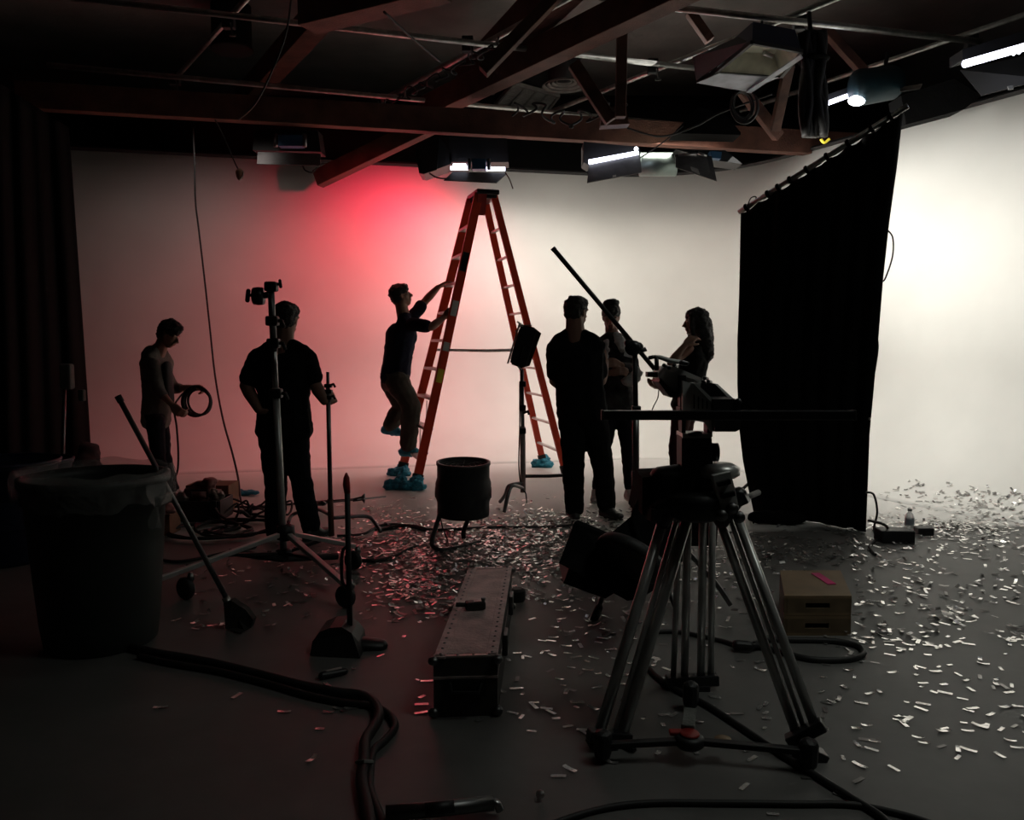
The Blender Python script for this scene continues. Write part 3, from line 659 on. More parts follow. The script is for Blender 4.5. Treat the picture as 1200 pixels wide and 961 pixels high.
# ================================================================== LADDER
wd = V((-.29,.957,0)).normalized(); sd = V((wd.y,-wd.x,0))            # width and spread directions
fl, fr = F(487, 573), F(664, 561); rl, rr_ = F(470, 557), F(637, 547)
t = thing('step_ladder', 'tall orange-red step ladder standing open in the middle of the studio', 'ladder', (fl+fr+rl+rr_)/4)
topc = P(566, 231, 8.65); hw = .17
LT = {'fl': topc - wd*hw - sd*.09, 'rl': topc + wd*hw - sd*.09, 'fr': topc - wd*hw + sd*.07, 'rr': topc + wd*hw + sd*.07}
LB = {'fl': fl, 'rl': rl, 'fr': fr, 'rr': rr_}
for k in LB:
    a, c = LB[k]+V((0,0,.02)), LT[k]; w_, h_ = (.035, .088) if k[1] == 'l' else (.030, .070)
    b = MB(); x = sd; d = (c-a).normalized()
    b.beam(a, c, w_, h_, up=sd); L = (c-a).length
    r_ = b.build('rail', M['ladder'], t)
    b = MB(); n_ = 9
    b.beam(a-d*.02, a+d*.13, .05, h_+.02, up=sd, bev=.008); b.build('foot', M['rubber'], t)
nst = 9
for i in range(1, nst+1):
    f = i/(nst+1)*.985
    for side, m in (('l', 'step'), ('r', 'step')):
        a, c = LB['f'+side].lerp(LT['f'+side], f), LB['r'+side].lerp(LT['r'+side], f)
        b = MB()
        if side == 'l': b.beam(a, c, .095, .028, bev=.004)
        else: b.beam(a, c, .040, .022, bev=.004)
        b.build('step' if side == 'l' else 'crossbar', M[m], t)
        if side == 'l' and i in (1, 2):
            b = MB(); nx = LB['fl'].lerp(LT['fl'], f+.085); b.tube([a.lerp(c,.15), nx.lerp(LB['rl'].lerp(LT['rl'], f+.085), .5)], .006, 6); b.build('step_brace', M['steel'], t)
b = MB(); b.box(topc+V((0,0,.02)), (.24,.44,.05), frame(wd).to_3x3(), .012); 
b.box(topc+V((0,0,-.02)), (.20,.38,.05), frame(wd), .01); b.build('top_cap', M['black_gloss'], t)
MB().prism([topc-wd*.20-sd*.10+V((0,0,.0)), topc-wd*.20-sd*.14+V((0,0,-.22)), topc-wd*.20-sd*.03+V((0,0,-.22)), topc-wd*.20-sd*.01+V((0,0,0))], wd*.01).build('gusset', M['red'], t)
MB().hull((topc+V((.02,0,.05)), .025), (topc+V((.10,0,.07)), .012), (topc+V((-.04,0,.05)), .02)).build('cap_clip', M['black'], t)
for k in ('f', 'r'):
    a = LB[k+'l'].lerp(LT[k+'l'], .46); c = LB[k+'r'].lerp(LT[k+'r'], .46); m = a.lerp(c, .5)+V((0,0,-.01))
    MB().tube([a, m, c], .014, 8).build('spreader', M['case_edge'], t)
d = (LT['fl']-fl).normalized(); nrm = V((0,-1,0)); nrm = (nrm-d*nrm.dot(d)); nrm = (nrm - sd*nrm.dot(sd)).normalized(); s2 = d.cross(nrm).normalized()
for f, L, m in ((.60,.16,'label_w'),(.47,.09,'label_w'),(.372,.14,'label_y'),(.76,.20,'black_gloss')):
    c = fl.lerp(LT['fl'], f) + nrm*.020
    MB().box(c, (.062, .004, L), Matrix((s2, -nrm, d)).transposed()).build('sticker', M[m], t)
def bootie(c, label, k=0):
    b = MB(); c = V(c); b.hull((c+V((0,0,.07)), (.085,.075,.06)), (c+V((.03,-.03,.05)), (.09,.08,.045))); b.hull((c+V((-.08,-.03,.06)), (.07,.06,.055)), (c+V((0,0,.06)), .05)); b.ell(c+V((.02,.02,.12)), (.06,.06,.04))
    return tag(centre_origin(b.build('shoe_cover', M['bootie'], None, voxel=.010, sm=2, disp=.022, dscale=17, seed=k)), label, 'shoe cover')
bootie(fl+V((.0,-.02,-.02)), 'blue shoe cover wrapped round the near left foot of the ladder', 1)
bootie(fl+V((-.17,.02,-.02)), 'blue shoe cover lying just left of the near left ladder foot', 2)
bootie(rl+V((.0,0,-.02)), 'blue shoe cover wrapped round the far left foot of the ladder', 3)
bootie(rr_+V((.0,0,-.02)), 'blue shoe cover wrapped round the far right foot of the ladder', 4)
b = MB(); c = F(287, 577, .03); b.hull((c+V((-.10,0,0)), (.07,.06,.03)), (c+V((.09,0,0)), (.05,.05,.022))); tag(centre_origin(b.build('shoe_cover', M['bootie'], None, voxel=.01, disp=.012, dscale=20, seed=8)), 'flat blue shoe cover lying alone on the floor near the hanging cord', 'shoe cover')
# ================================================================== PEOPLE
def J(**k): return {n: P(*v) for n, v in k.items()}
X, Yd, Zu = V((1,0,0)), V((0,1,0)), V((0,0,1))
# climber on the ladder
stepY = 8.35
j = J(head=(470,347,8.45), neck=(474,371,8.45), hip=(463,440,8.42), shL=(478,378,8.60), elL=(499,352,8.66), wrL=(513,337,8.64),
      shR=(483,380,8.26), elR=(506,383,8.18), wrR=(520,372,8.24), hL=(460,448,8.52), kL=(472,476,8.62), aL=(457,499,8.62), hR=(466,448,8.32), kR=(482,476,8.30), aR=(478,524,8.34))
person('person in dark navy shirt and olive trousers climbing the orange-red ladder', j, (1,.12,.30), (1,.05,0), w=.43, d=.29, top='navy', legs='khaki',
       shoes=('bootie','bootie'), skin='skin2', tr=(.125,.100,.088), ar=(.054,.044,.03), neck_r=.060, hands={'L': ((.85,0,.55),(.5,0,-.85),1,.45), 'R': ((.8,.1,.75),(.2,1,-.1),-1,.9)},
       foot_dirs={'L': (1,.1,-.18), 'R': (1,.05,-.05)}, up=(-.35,0,1), seed=1, footlen=.27, shirt_len=.02)
# teenager with the coil
j = J(head=(198,392,7.35), neck=(184,411,7.37), hip=(183,488,7.38), shL=(189,424,7.52), elL=(204,456,7.50), wrL=(224,454,7.42),
      shR=(180,427,7.20), elR=(186,458,7.16), wrR=(201,474,7.12), hL=(187,494,7.46), kL=(193,536,7.46), aL=(203,574,7.46), hR=(182,494,7.28), kR=(186,540,7.26), aR=(200,577,7.24))
person('person in open grey hooded top holding a coil of cable at the left', j, (1,-.15,-.55), (1,-.25,0), w=.36, d=.21, top='hoodie', sleeve='rolled', legs='denim', hair='quiff',
       shoes=('shoe_w','shoe_w'), tr=(.080,.060,.058), ar=(.046,.036,.026), hands={'L': ((1,0,.1),(0,-.2,-1),-1,1.2), 'R': ((.75,0,-.7),(.3,.9,-.1),-1,.7)}, up=(.25,0,1), seed=2, footlen=.26, hs=.97, shirt_len=.04)
kid = [o for o in bpy.data.objects if o.get('label', '').startswith('person in open grey')][0]
MB().hull((P(172,416,7.40), (.05,.07,.05)), (P(178,410,7.40), (.06,.08,.045)), (P(170,424,7.38), (.04,.06,.06))).build('hood', M['hoodie'], kid, voxel=.012, disp=.01)
b = MB(); b.hull((P(196,428,7.26), (.035,.07,.04)), (P(199,470,7.24), (.035,.07,.04)), (P(194,430,7.30),.04)); b.build('undershirt', M['shirt_g'], kid, voxel=.012)
t = thing('cable_coil', 'coil of black cable held by the person in the grey hooded top', 'cable', P(230,469,7.35))
cc = P(231, 470, 7.36)
for k in range(4):
    pts = [cc + V(((.128-.008*k)*math.cos(a*PI/16)+.004*k, .018*(k-1.5)+.02*math.sin(a*PI/16+k), (.135-.006*k)*math.sin(a*PI/16)-.004*k)) for a in range(32)]
    MB().tube(pts, .011, 7, closed=True).build('loop', M['rubber'], t, smooth=True)
MB().tube(smoothpath([P(218,458,7.36), P(210,466,7.3), P(204,478,7.15), P(207,500,7.15), P(209,530,7.15), P(208,552,7.15), P(203,563,7.16)]), .009, 7).build('tail', M['rubber'], t, smooth=True)
# man from behind with the pole
MY = 5.85
j = J(head=(336,375,MY), neck=(332,402,MY), hip=(333,497,MY), shL=(303,419,MY), elL=(288,452,MY-.02), wrL=(303,480,MY-.10),
      shR=(359,420,MY), elR=(370,452,MY-.02), wrR=(380,470,MY-.0), hL=(319,506,MY), kL=(323,565,MY+.02), aL=(323,626,MY+.03), hR=(345,506,MY), kR=(352,560,MY), aR=(365,618,MY-.05))
person('person in black T-shirt seen from behind, holding a thin stand upright', j, (.30,1,-.10), (.06,1,0), w=.50, d=.27, top='tee', legs='denim', hair='short', neck_r=.062,
       tr=(.100,.078,.074), ar=(.060,.048,.032), hands={'L': ((.7,.3,-.6),(.6,.6,.2),1,.3), 'R': ((.55,.75,.25),(-.5,.7,-.3),1,.95)}, foot_dirs={'L': (-.3,1,0), 'R': (.5,1,0)}, seed=3, waist=.86, shirt_len=.06, hipw=.95)
# big man from behind
AY = 6.55
j = J(head=(676,366,AY), neck=(674,390,AY), hip=(682,482,AY), shL=(651,410,AY), elL=(650,446,AY+.06), wrL=(672,462,AY+.24),
      shR=(697,410,AY), elR=(704,446,AY+.06), wrR=(709,424,AY+.28), hL=(670,490,AY), kL=(672,545,AY), aL=(673,597,AY), hR=(696,490,AY), kR=(706,544,AY), aR=(711,593,AY-.03))
person('broad person in black shirt and trousers seen from behind, right of the ladder', j, (.75,.75,-.05), (.25,1,0), w=.50, d=.29, top='tee', legs='tee',
       tr=(.112,.088,.080), ar=(.062,.05,.034), hands={'L': ((.8,.6,.1),(0,-.5,.5),1,.6), 'R': ((.1,.6,.8),(-.8,.3,0),1,.6)}, foot_dirs={'L': (-.15,1,0), 'R': (.45,-.75,0)}, seed=4, waist=.92, shirt_len=.02, hipw=.96, neck_r=.070)
# the one with the bun
BY = 7.15
j = J(head=(716,372,BY), neck=(718,395,BY), hip=(723,474,BY), shL=(735,405,BY), elL=(744,436,BY-.05), wrL=(728,428,BY-.22),
      shR=(701,405,BY), elR=(698,438,BY-.03), wrR=(715,437,BY-.24), hL=(731,482,BY), kL=(736,530,BY), aL=(738,575,BY), hR=(715,482,BY), kR=(706,532,BY), aR=(699,575,BY))
p_ = person('person with hair in a bun and dark jacket, facing the camera beside the broad man', j, (-.15,-1,-.35), (0,-1,0), w=.40, d=.22, top='jacket', sleeve='long', legs='denim', hair='bun',
       shoes=('shoe_w','shoe_w'), tr=(.085,.060,.046), hands={'L': ((-.8,-.5,.2),(.2,.8,-.4),-1,.7), 'R': ((.8,-.5,.2),(-.2,.8,-.4),1,.7)}, foot_dirs={'L': (.2,-1,0), 'R': (-.2,-1,0)}, seed=6, footlen=.25, hs=.95)
b = MB(); b.prism([P(734,402,BY-.30), P(746,400,BY-.26), P(742,420,BY-.26), P(731,417,BY-.30)], (0,.012,0)); solo(b, 'white_card', M['white_cloth'], 'small white card held against the dark jacket of the person with a bun', 'card')
b = MB(); b.chain([P(722,392,BY-.16), P(727,402,BY-.19), P(730,412,BY-.18)], [.03,.04,.02]); b.chain([P(710,400,BY-.17), P(712,412,BY-.18), P(710,430,BY-.18)], [.02,.022,.015]); b.build('scarf', M['white_cloth'], p_, voxel=.01, disp=.02, dscale=15)
b = MB(); b.hull((P(738,447,BY-.2), (.08,.05,.04)), (P(747,440,BY-.2), (.04,.04,.06))); b.chain([P(744,428,BY-.2), P(750,438,BY-.2)], [.02,.03]); tag(centre_origin(b.build('paper_roll', M['label_w'], None, voxel=.01, disp=.012, dscale=14)), 'pale crumpled roll tucked under the arm of the person with a bun', 'paper')
# woman with long hair
WY = 7.0
j = J(head=(815,378,WY), neck=(817,404,WY), hip=(803,474,WY), shL=(808,409,WY-.13), elL=(786,425,WY-.22), wrL=(803,404,WY-.24),
      shR=(828,410,WY+.08), elR=(806,441,WY-.05), wrR=(780,455,WY-.10), hL=(799,486,WY-.06), kL=(792,530,WY-.08), aL=(795,578,WY-.08), hR=(804,486,WY+.08), kR=(796,532,WY+.08), aR=(799,580,WY+.08))
person('person with long wavy hair in profile facing left, beside the black curtain', j, (-1,.1,-.05), (-1,.25,0), w=.36, d=.22, top='tee', sleeve='none', legs='maroon', hair='long',
       tr=(.085,.062,.050), ar=(.045,.036,.025), hands={'L': ((.7,.4,.6),(.6,.8,-.3),-1,.5), 'R': ((-1,-.1,.1),(0,.1,1),1,.5)}, seed=7, footlen=.25, hs=.95, waist=.78, foot_dirs={'L': (-1,-.1,0), 'R': (-1,.3,0)})
solo(MB().tube(smoothpath([P(772,456,6.88), P(771,466,6.88), P(766,476,6.88), P(762,486,6.88)]), .005, 6), 'white_cable', M['label_w'], 'thin pale cord dangling from the hand of the long-haired person', 'cord', smooth=True)
# ================================================================== STANDS AND LAMPS ON THE FLOOR
# thin stand held by the man from behind
t = thing('thin_stand', 'thin steel stand with bent legs held upright by the person in black T-shirt', 'stand', F(388, 630))
SY = 5.86; 
MB().cyl(P(384,436,SY), P(384.5,460,SY), .012, 10).build('spigot', M['dull_steel'], t, smooth=True)
MB().tube([P(384.3,452,SY), P(387.5,602,SY)], .017, 12).build('pole', M['dull_steel'], t, smooth=True)
MB().tube([P(387,585,SY), P(388.5,628,SY)], .022, 12).build('lower_tube', M['wood_red'], t, smooth=True)
for y, s in ((452,1),(459,-1),(466,1)):
    MB().box(P(384.8,y,SY), (.055,.05,.028), bev=.006).build('collar', M['black'], t)
    MB().tube([P(384.8,y,SY), P(384.8+s*6,y-2,SY-.03), P(384.8+s*8,y+2,SY-.03)], .009, 8).build('knob', M['black'], t, smooth=True)
for pts in (((390,607,SY),(420,605,SY+.1),(432,606,SY+.12),(438,611,SY+.1),(446,623,SY-.02)), ((386,603,SY),(372,597,SY+.25),(352,600,SY+.3),(342,604,SY+.3),(338,612,SY+.2))):
    MB().tube(smoothpath([P(*p) for p in pts]), .014, 10).build('leg', M['dull_steel'], t, smooth=True)
a = P(377,592,SY+.1); c = P(430,583,SY+.9)
t = thing('folded_stand_arm', 'thin dark rod with a round knob lying behind the thin stand', 'rod', P(400,590,6.5))
MB().cyl(F(355,592,.05), F(452,582,.05), .008, 8).build('rod', M['dull_steel'], t, smooth=True)
MB().tube([F(414,586,.05), F(424,584,.05), F(427,584,.05)], [.015,.02,.045], 12).build('knob', M['black'], t, smooth=True)
MB().tube([F(372,590,.04), F(378,590,.12), F(380,590,.03)], .02, 8).build('clamp', M['black'], t, smooth=True)
# big rolling stand, left
t = thing('rolling_stand', 'tall steel rolling stand with tripod base and gripping head, left of centre', 'stand', (-1.405,5.0,0))
bt = P(333,652,5.0); tp = P(317,330,5.0)
MB().cyl(bt, bt.lerp(tp, .62), .022, 14).build('lower_tube', M['alu'], t, smooth=True)
MB().cyl(bt.lerp(tp, .60), bt.lerp(tp, .80), .018, 14).build('middle_tube', M['steel'], t, smooth=True)
MB().cyl(bt.lerp(tp, .75), tp, .021, 14).build('upper_tube', M['dull_steel'], t, smooth=True)
for f in (.60, .78, .86):
    c = bt.lerp(tp, f); MB().box(c, (.075,.065,.06), bev=.01).build('collar', M['black'], t)
    MB().tube([c+V((.03,0,0)), c+V((.06,-.01,-.0)), c+V((.075,-.01,-.04))], .012, 8).build('knob', M['black'], t, smooth=True)
hd = P(303,347,5.0)
b = MB(); b.cyl(P(318,345,5.0), P(303,347,5.0), .02, 12); b.lathe([(.03,-.035),(.052,-.03),(.056,0),(.052,.03),(.03,.035)], P(303,347,5.0), (1,0,0), n=20); b.build('grip_head', M['black_gloss'], t, smooth=True)
b = MB(); b.cyl(P(297,346,5.0), P(290,346,5.0), .010, 8); b.hull((P(291,341,5.0), .014), (P(290,352,5.0), .014)); b.build('wing_knob', M['black'], t, smooth=True)
b = MB(); b.box(P(318,336,5.0), (.075,.07,.06), bev=.012); b.cyl(P(320,333,5.0), P(329,333,5.0), .010, 8); b.hull((P(328,329,5.0), .010), (P(329,336,5.0), .010)); b.build('top_clamp', M['black'], t)
hub = P(335,624,5.0)
MB().lathe([(.03,-.05),(.055,-.04),(.055,.04),(.03,.05)], hub, n=18).build('hub', M['black'], t, smooth=True)
lo = bt+V((0,0,.02)); MB().lathe([(.03,-.03),(.05,-.02),(.05,.02),(.03,.03)], lo, n=18).build('lower_hub', M['black'], t, smooth=True)
def caster(c, par):
    MB().lathe([(.02,-.016),(.055,-.02),(.062,-.010),(.062,.010),(.055,.02),(.02,.016)], (c.x, c.y, .062), (.5,.85,0), n=20).build('wheel', M['rubber'], par, smooth=True)
    MB().tube([V((c.x+.03,c.y,c.z+.02)), V((c.x+.03,c.y,.12)), V((c.x,c.y,.062))], [.012,.022,.018], 8).build('caster_fork', M['dull_steel'], par, smooth=True)
ends = (P(188,678,4.45), P(408,688,4.40), P(417,640,5.15))
wheels = (F(218,702,.0), F(405,712,0), F(414,668,0))
for e, w_ in zip(ends, wheels):
    g = MB().beam(hub, e, .035, .028, bev=.004).build('leg', M['alu'], t)
    caster(V((w_.x, w_.y, max(.13, e.z-.02))), g)
    MB().beam(lo, hub.lerp(e, .52), .022, .018).build('brace', M['black'], t)
MB().tube([P(268,647,4.9), P(330,655,4.95), P(395,652,5.2)], .022, 8).build('low_bar', M['black'], t)
# lamp on a stand by the ladder
LY = 7.0
t = thing('lamp_stand', 'dark stand with bent legs carrying a small tilted lamp beside the ladder', 'stand', F(613, 597))
MB().cyl(P(613,577,LY), P(612.5,500,LY), .024, 12).build('lower_tube', M['case_top'], t, smooth=True)
MB().cyl(P(612.5,505,LY), P(611.5,432,LY), .017, 12).build('upper_tube', M['dull_steel'], t, smooth=True)
for y in (505, 478, 450): MB().box(P(612.3,y,LY), (.06,.055,.05), bev=.008).build('collar', M['black'], t)
MB().tube([P(613,484,LY), P(619,482,LY-.05), P(620,486,LY-.05)], .012, 8).build('knob', M['black'], t, smooth=True)
for pts in (((613,566,LY),(600,568,LY-.1),(595,571,LY-.12),(592,580,LY-.1),(586,588,LY-.0)), ((613,572,LY),(603,569,LY-.3),(598,572,LY-.35),(594,585,LY-.4),(591,600,LY-.38)), ((614,558,LY),(640,558,LY+.05),(668,558,LY+.1),(676,570,LY+.1),(680,590,LY+.1))):
    MB().tube(smoothpath([P(*p) for p in pts]), .016, 10).build('leg', M['dull_steel'], t, smooth=True)
MB().tube(smoothpath([P(609,450,LY-.03), P(609,500,LY-.05), P(608,545,LY-.05), P(611,570,LY-.03), P(616,578,LY-.03), P(617,590,LY-.03)]), .006, 6).build('cord', M['rubber'], t)
t = thing('small_lamp', 'small boxy lamp head tilted on top of the stand beside the ladder', 'lamp', P(612, 430, LY))
c = P(613,406,LY); ax = (P(606,430,LY)-P(620,383,LY)).normalized(); n1 = V((ax.z,0,-ax.x)); Rm = Matrix((n1, V((0,1,0)), ax)).transposed()
w_ = lambda x, y, z: c + Rm @ V((x, y, z))
b = MB(); prof = [(-.115,-.15),(-.04,-.18),(.05,-.175),(.075,-.13),(.075,.13),(.05,.175),(-.04,.18),(-.10,.14)]
b.prism([w_(x, -.10, z) for x, z in prof], (0,.22,0)); b.build('housing', M['light_face'], t)
MB().box(w_(.085,0,0), (.016,.25,.35), Rm, .004).build('front_frame', M['silver'], t)
for s in (-.12, .12): MB().box(w_(.0, s, 0), (.14,.012,.32), Rm, .004).build('side_plate', M['black'], t)
MB().tube([w_(.10,-.1,-.10), w_(.07,-.1,-.165), w_(-.02,-.12,-.19)], .006, 6).build('door_pin', M['silver'], t)
MB().cyl(w_(.02,0,-.16), w_(.11,0,-.19), .008, 8).build('latch', M['silver'], t)
MB().tube([w_(0,-.13,0), w_(0,-.14,.17), P(611.5,434,LY), w_(0,.14,.17), w_(0,.13,0)], .010, 8).build('yoke', M['black'], t)
MB().cyl(w_(-.03,-.12,.12), w_(-.03,-.18,.12), .03, 12).build('tilt_knob', M['black'], t)
# drum fan
FY = 5.75; c = P(543,604,FY); top = P(543,541,FY-.02); axv = (top-c).normalized()
t = thing('drum_fan', 'black drum fan turned to blow upwards on a bent tube stand, below the ladder', 'fan', F(540, 640))
H_ = (top-c).length; R0 = .187
b = MB(); b.lathe([(R0-.03,.0),(R0,.008),(R0,.05),(R0+.0,.10),(R0+.012,.14),(R0+.012,.24),(R0,.28),(R0,H_-.03),(R0+.006,H_-.02),(R0+.006,H_),(R0-.012,H_),(R0-.012,.06)], c, axv, n=48, close=False); b.build('drum', M['black'], t, smooth=True)
b = MB(); b.lathe([(.002,.20),(.05,.20),(.05,.33),(.03,.35),(.002,.352)], c, axv, n=20, close=False); b.build('motor', M['dull_steel'], t, smooth=True)
b = MB()
q = V((0,0,1)).rotation_difference(axv)
for k in range(5):
    a0 = k*2*PI/5; vs = []
    for i in range(7):
        r = .04+(R0-.06)*i/6; 
        for s in (-1, 1): an = a0 + s*(.30-.06*i/6); vs.append(c + q @ V((r*math.cos(an), r*math.sin(an), .25+s*.035)))
    b.poly(vs, [(2*i, 2*i+1, 2*i+3, 2*i+2) for i in range(6)])
o = b.build('blade', M['dull_steel'], t); s_ = o.modifiers.new('s', 'SOLIDIFY'); s_.thickness = .004
for r in (.05, .09, .13, .165):
    MB().tube([c + q @ V((r*math.cos(a*PI/20), r*math.sin(a*PI/20), H_-.025)) for a in range(40)], .0025, 5, closed=True).build('guard_ring', M['dull_steel'], t)
for k in range(8): MB().cyl(c + q @ V((.03*math.cos(k*PI/4), .03*math.sin(k*PI/4), H_-.022)), c + q @ V((R0*math.cos(k*PI/4), R0*math.sin(k*PI/4), H_-.022)), .0025, 5).build('guard_spoke', M['dull_steel'], t)
loop = [P(517,590,FY+.0), P(515,604,FY-.05), P(510,620,FY-.15), P(506,636,FY-.25), P(511,643,FY-.32), P(522,645,FY-.33), P(545,640,FY-.20), P(562,635,FY-.05), P(568,634,FY+.05)]
loop2 = [P(550,600,FY+.12), P(547,612,FY+.10), P(543,624,FY+.08), P(545,634,FY+.05), P(553,636,FY+.06), P(566,634,FY+.1)]
MB().tube(smoothpath(loop), .017, 10).build('stand_tube', M['black'], t, smooth=True); MB().tube(smoothpath(loop2), .017, 10).build('stand_tube', M['black'], t, smooth=True)
MB().hull((P(567,633,FY+.05), .03), (P(567,645,FY+.05), .02)).build('foot', M['rubber'], t)
MB().tube(smoothpath([P(516,606,FY), P(519,620,FY-.1), P(524,632,FY-.1), P(526,640,FY-.1)]), .005, 6).build('cord', M['rubber'], t)
for sgn in (-1, 1): MB().cyl(c+q @ V((sgn*R0,0,.17)), c+q @ V((sgn*(R0+.014),0,.17)), .04, 14).build('pivot_knob', M['rubber'], t)
# boom stand
BSY = 4.6
t = thing('boom_stand', 'dark upright stand gripping the long boom pole, left of the camera tripod', 'stand', F(745, 694))
MB().cyl(P(745,683,BSY), P(745,555,BSY), .024, 12).build('lower_tube', M['black'], t, smooth=True)
MB().cyl(P(745,560,BSY), P(745,478,BSY), .020, 12).build('middle_tube', M['dull_steel'], t, smooth=True)
MB().cyl(P(745,482,BSY), P(744,410,BSY), .015, 12).build('upper_tube', M['black'], t, smooth=True)
for y in (480, 556): MB().box(P(745.5,y,BSY), (.05,.05,.045), bev=.008).build('collar', M['black'], t)
b = MB(); b.lathe([(.02,-.045),(.042,-.04),(.045,.04),(.02,.045)], P(742,408,BSY), (.25,.95,0), n=18); b.hull((P(736,402,BSY), .022), (P(748,407,BSY), .03)); b.build('grip_head', M['black_gloss'], t, smooth=True)
b = MB(); b.tube([P(748,408,BSY-.03), P(753,411,BSY-.04), P(757,409,BSY-.04)], [.014,.012,.014], 8); b.build('wing_knob', M['black'], t, smooth=True)
for dx, dy in ((-.42,.1),(.3,.35),(.15,-.40)):
    g = P(745,670,BSY); MB().tube(smoothpath([V((g.x,g.y,.24)), V((g.x+dx*.4,g.y+dy*.4,.24)), V((g.x+dx*.6,g.y+dy*.6,.20)), V((g.x+dx,g.y+dy,.018))]), .013, 8).build('leg', M['dull_steel'], t, smooth=True)
t = thing('boom_pole', 'long thin black boom pole slanting up to the left over the people', 'pole', P(769, 436, BSY+.0))
MB().cyl(P(648,291,BSY-.05), P(770,436,BSY+.05), .0135, 12).build('pole', M['black'], t, smooth=True)
MB().cyl(P(647.6,290.5,BSY-.05), P(650,293.5,BSY-.05), .0145, 12).build('end_cap', M['rubber'], t, smooth=True)
# low black lamp with barn doors
HY = 3.95
t = thing('barn_door_lamp', 'big black low lamp with barn doors tipped to the floor, behind the tripod', 'lamp', P(760, 705, HY))
prismpx([(757,562),(798,560),(836,562),(842,600),(840,640),(800,640),(790,636),(748,606)], HY, .35).build('housing', M['black_cloth'], t)
b = MB(); b.prism([P(x, y, Y) for x, y, Y in ((673,612,HY-.25),(712,628,HY-.1),(748,598,HY),(800,600,HY+.0),(798,660,HY-.1),(770,690,HY-.2),(748,702,HY-.25),(735,704,HY-.28),(655,660,HY-.35))], (.02,.05,.0)); b.build('barn_door', M['black_cloth'], t)
b = MB(); b.prism([P(x, y, Y) for x, y, Y in ((673,612,HY+.2),(712,628,HY+.2),(726,660,HY+.1),(700,676,HY+.0),(655,660,HY+.1))], (.0,-.35,-.0)); b.build('barn_door', M['black'], t)
b = MB(); b.lathe([(.16,0),(.17,.02),(.17,.05),(.15,.06)], P(742,648,HY-.30), (-.5,-.5,-.7), n=28); b.build('lens_ring', M['rubber'], t, smooth=True)
MB().tube(smoothpath([P(757,575,HY-.03), P(742,605,HY-.05), P(752,640,HY-.12)]), .012, 8).build('yoke', M['black_cloth'], t, smooth=True)
for pts in (((760,672,HY+.1),(720,688,HY+.1),(706,700,HY+.15),(700,722,HY+.1)), ((800,640,HY+.2),(825,668,HY+.2),(842,688,HY+.2),(856,709,HY+.2)), ((780,640,HY+.3),(784,670,HY+.6),(786,680,HY+.7))):
    MB().tube(smoothpath([P(*p) for p in pts]), .013, 8).build('leg', M['dull_steel'], t, smooth=True)
MB().hull((P(702,712,HY+.13), .02), (P(696,726,HY+.11), .022)).build('foot', M['rubber'], t)
# ================================================================== TRIPOD IN THE FOREGROUND
t = thing('camera_tripod', 'large heavy-duty grey twin-tube camera tripod standing in the right foreground', 'tripod', F(808, 870))
fL, fR, fB = F(706, 893), F(947, 904), F(809, 826)
TY = 2.92
def twin(par, top, bot, offs, rad, label):
    for o in offs: MB().cyl(top+V(o), bot+V(o), rad, 14).build('leg_tube', M['alu'], par, smooth=True)
cen = P(815, 585, TY)
# left leg
def leg(tubes, foot, clampb, clampt, name='leg'):
    root = MB().hull((foot+V((0,0,.035)), (.030,.030,.032)), (foot+V((0,0,.09)), (.032,.032,.025))).build('leg', M['black'], t)
    for (x0, y0, Y0), (x1, y1, Y1), r in tubes: MB().cyl(P(x0,y0,Y0), P(x1,y1,Y1), r, 14).build('leg_tube', M['alu'], root, smooth=True)
    for pts, w in clampb:
        b = MB(); pp = [P(*p) for p in pts]; b.beam(pp[0]+(pp[0]-pp[1]).normalized()*w, pp[1]+(pp[1]-pp[0]).normalized()*w, w*2.1, w*1.7, bev=.006); b.build('leg_clamp', M['black_gloss'], root)
    return root
L = leg([((778,606,2.90),(701,864,2.74),.020), ((806,606,2.92),(728,866,2.76),.020), ((792,612,2.93),(717,872,2.76),.011)], fL,
        [([(697,862,2.72),(731,864,2.75)], .024), ([(700,870,2.73),(718,882,2.74)], .030), ([(768,602,2.88),(812,600,2.92)], .028), ([(728,872,2.74),(742,878,2.70)], .010)], None)
Rg = leg([((840,600,2.90),(934,862,2.68),.017), ((853,600,2.88),(944,858,2.67),.009), ((862,600,2.86),(957,856,2.65),.017)], fR,
        [([(930,866,2.66),(958,852,2.64)], .024), ([(938,878,2.66),(955,886,2.66)], .032), ([(838,598,2.90),(868,585,2.86)], .026)], None)
Bk = leg([((796,606,3.02),(789,796,3.24),.012), ((806,606,3.02),(802,798,3.24),.016), ((824,606,3.02),(821,798,3.24),.016), ((835,606,3.02),(833,794,3.24),.014)], F(809,832),
        [([(788,798,3.22),(834,796,3.22)], .026), ([(796,810,3.22),(822,808,3.22)], .030)], None)
# spreader
sc = F(808, 868, .07)
for e, k in ((fL+V((.02,0,.06)), 0), (fR+V((-.02,0,.07)), 1), (F(809,832,.08), 2)):
    MB().beam(sc, e, .030, .020, bev=.004).build('spreader_arm', M['black'], t)
MB().lathe([(.04,-.02),(.05,-.01),(.05,.01),(.04,.02)], sc+V((0,0,.0)), n=24).build('spreader_hub', M['black'], t, smooth=True)
MB().lathe([(.030,.018),(.034,.024),(.030,.030)], sc, n=24).build('spreader_ring', M['red'], t, smooth=True)
MB().box(sc+V((-.04,.02,.02)), (.05,.03,.014), bev=.004).build('spreader_catch', M['red'], t)
MB().beam(sc+V((0,.03,.03)), F(809,832,.10), .045, .02, bev=.004).build('spreader_plate', M['grey_cloth'], t)
MB().lathe([(.028,-.008),(.03,0),(.028,.008)], F(847,868,.07), n=18).build('lock_button', M['ply'], t, smooth=True)
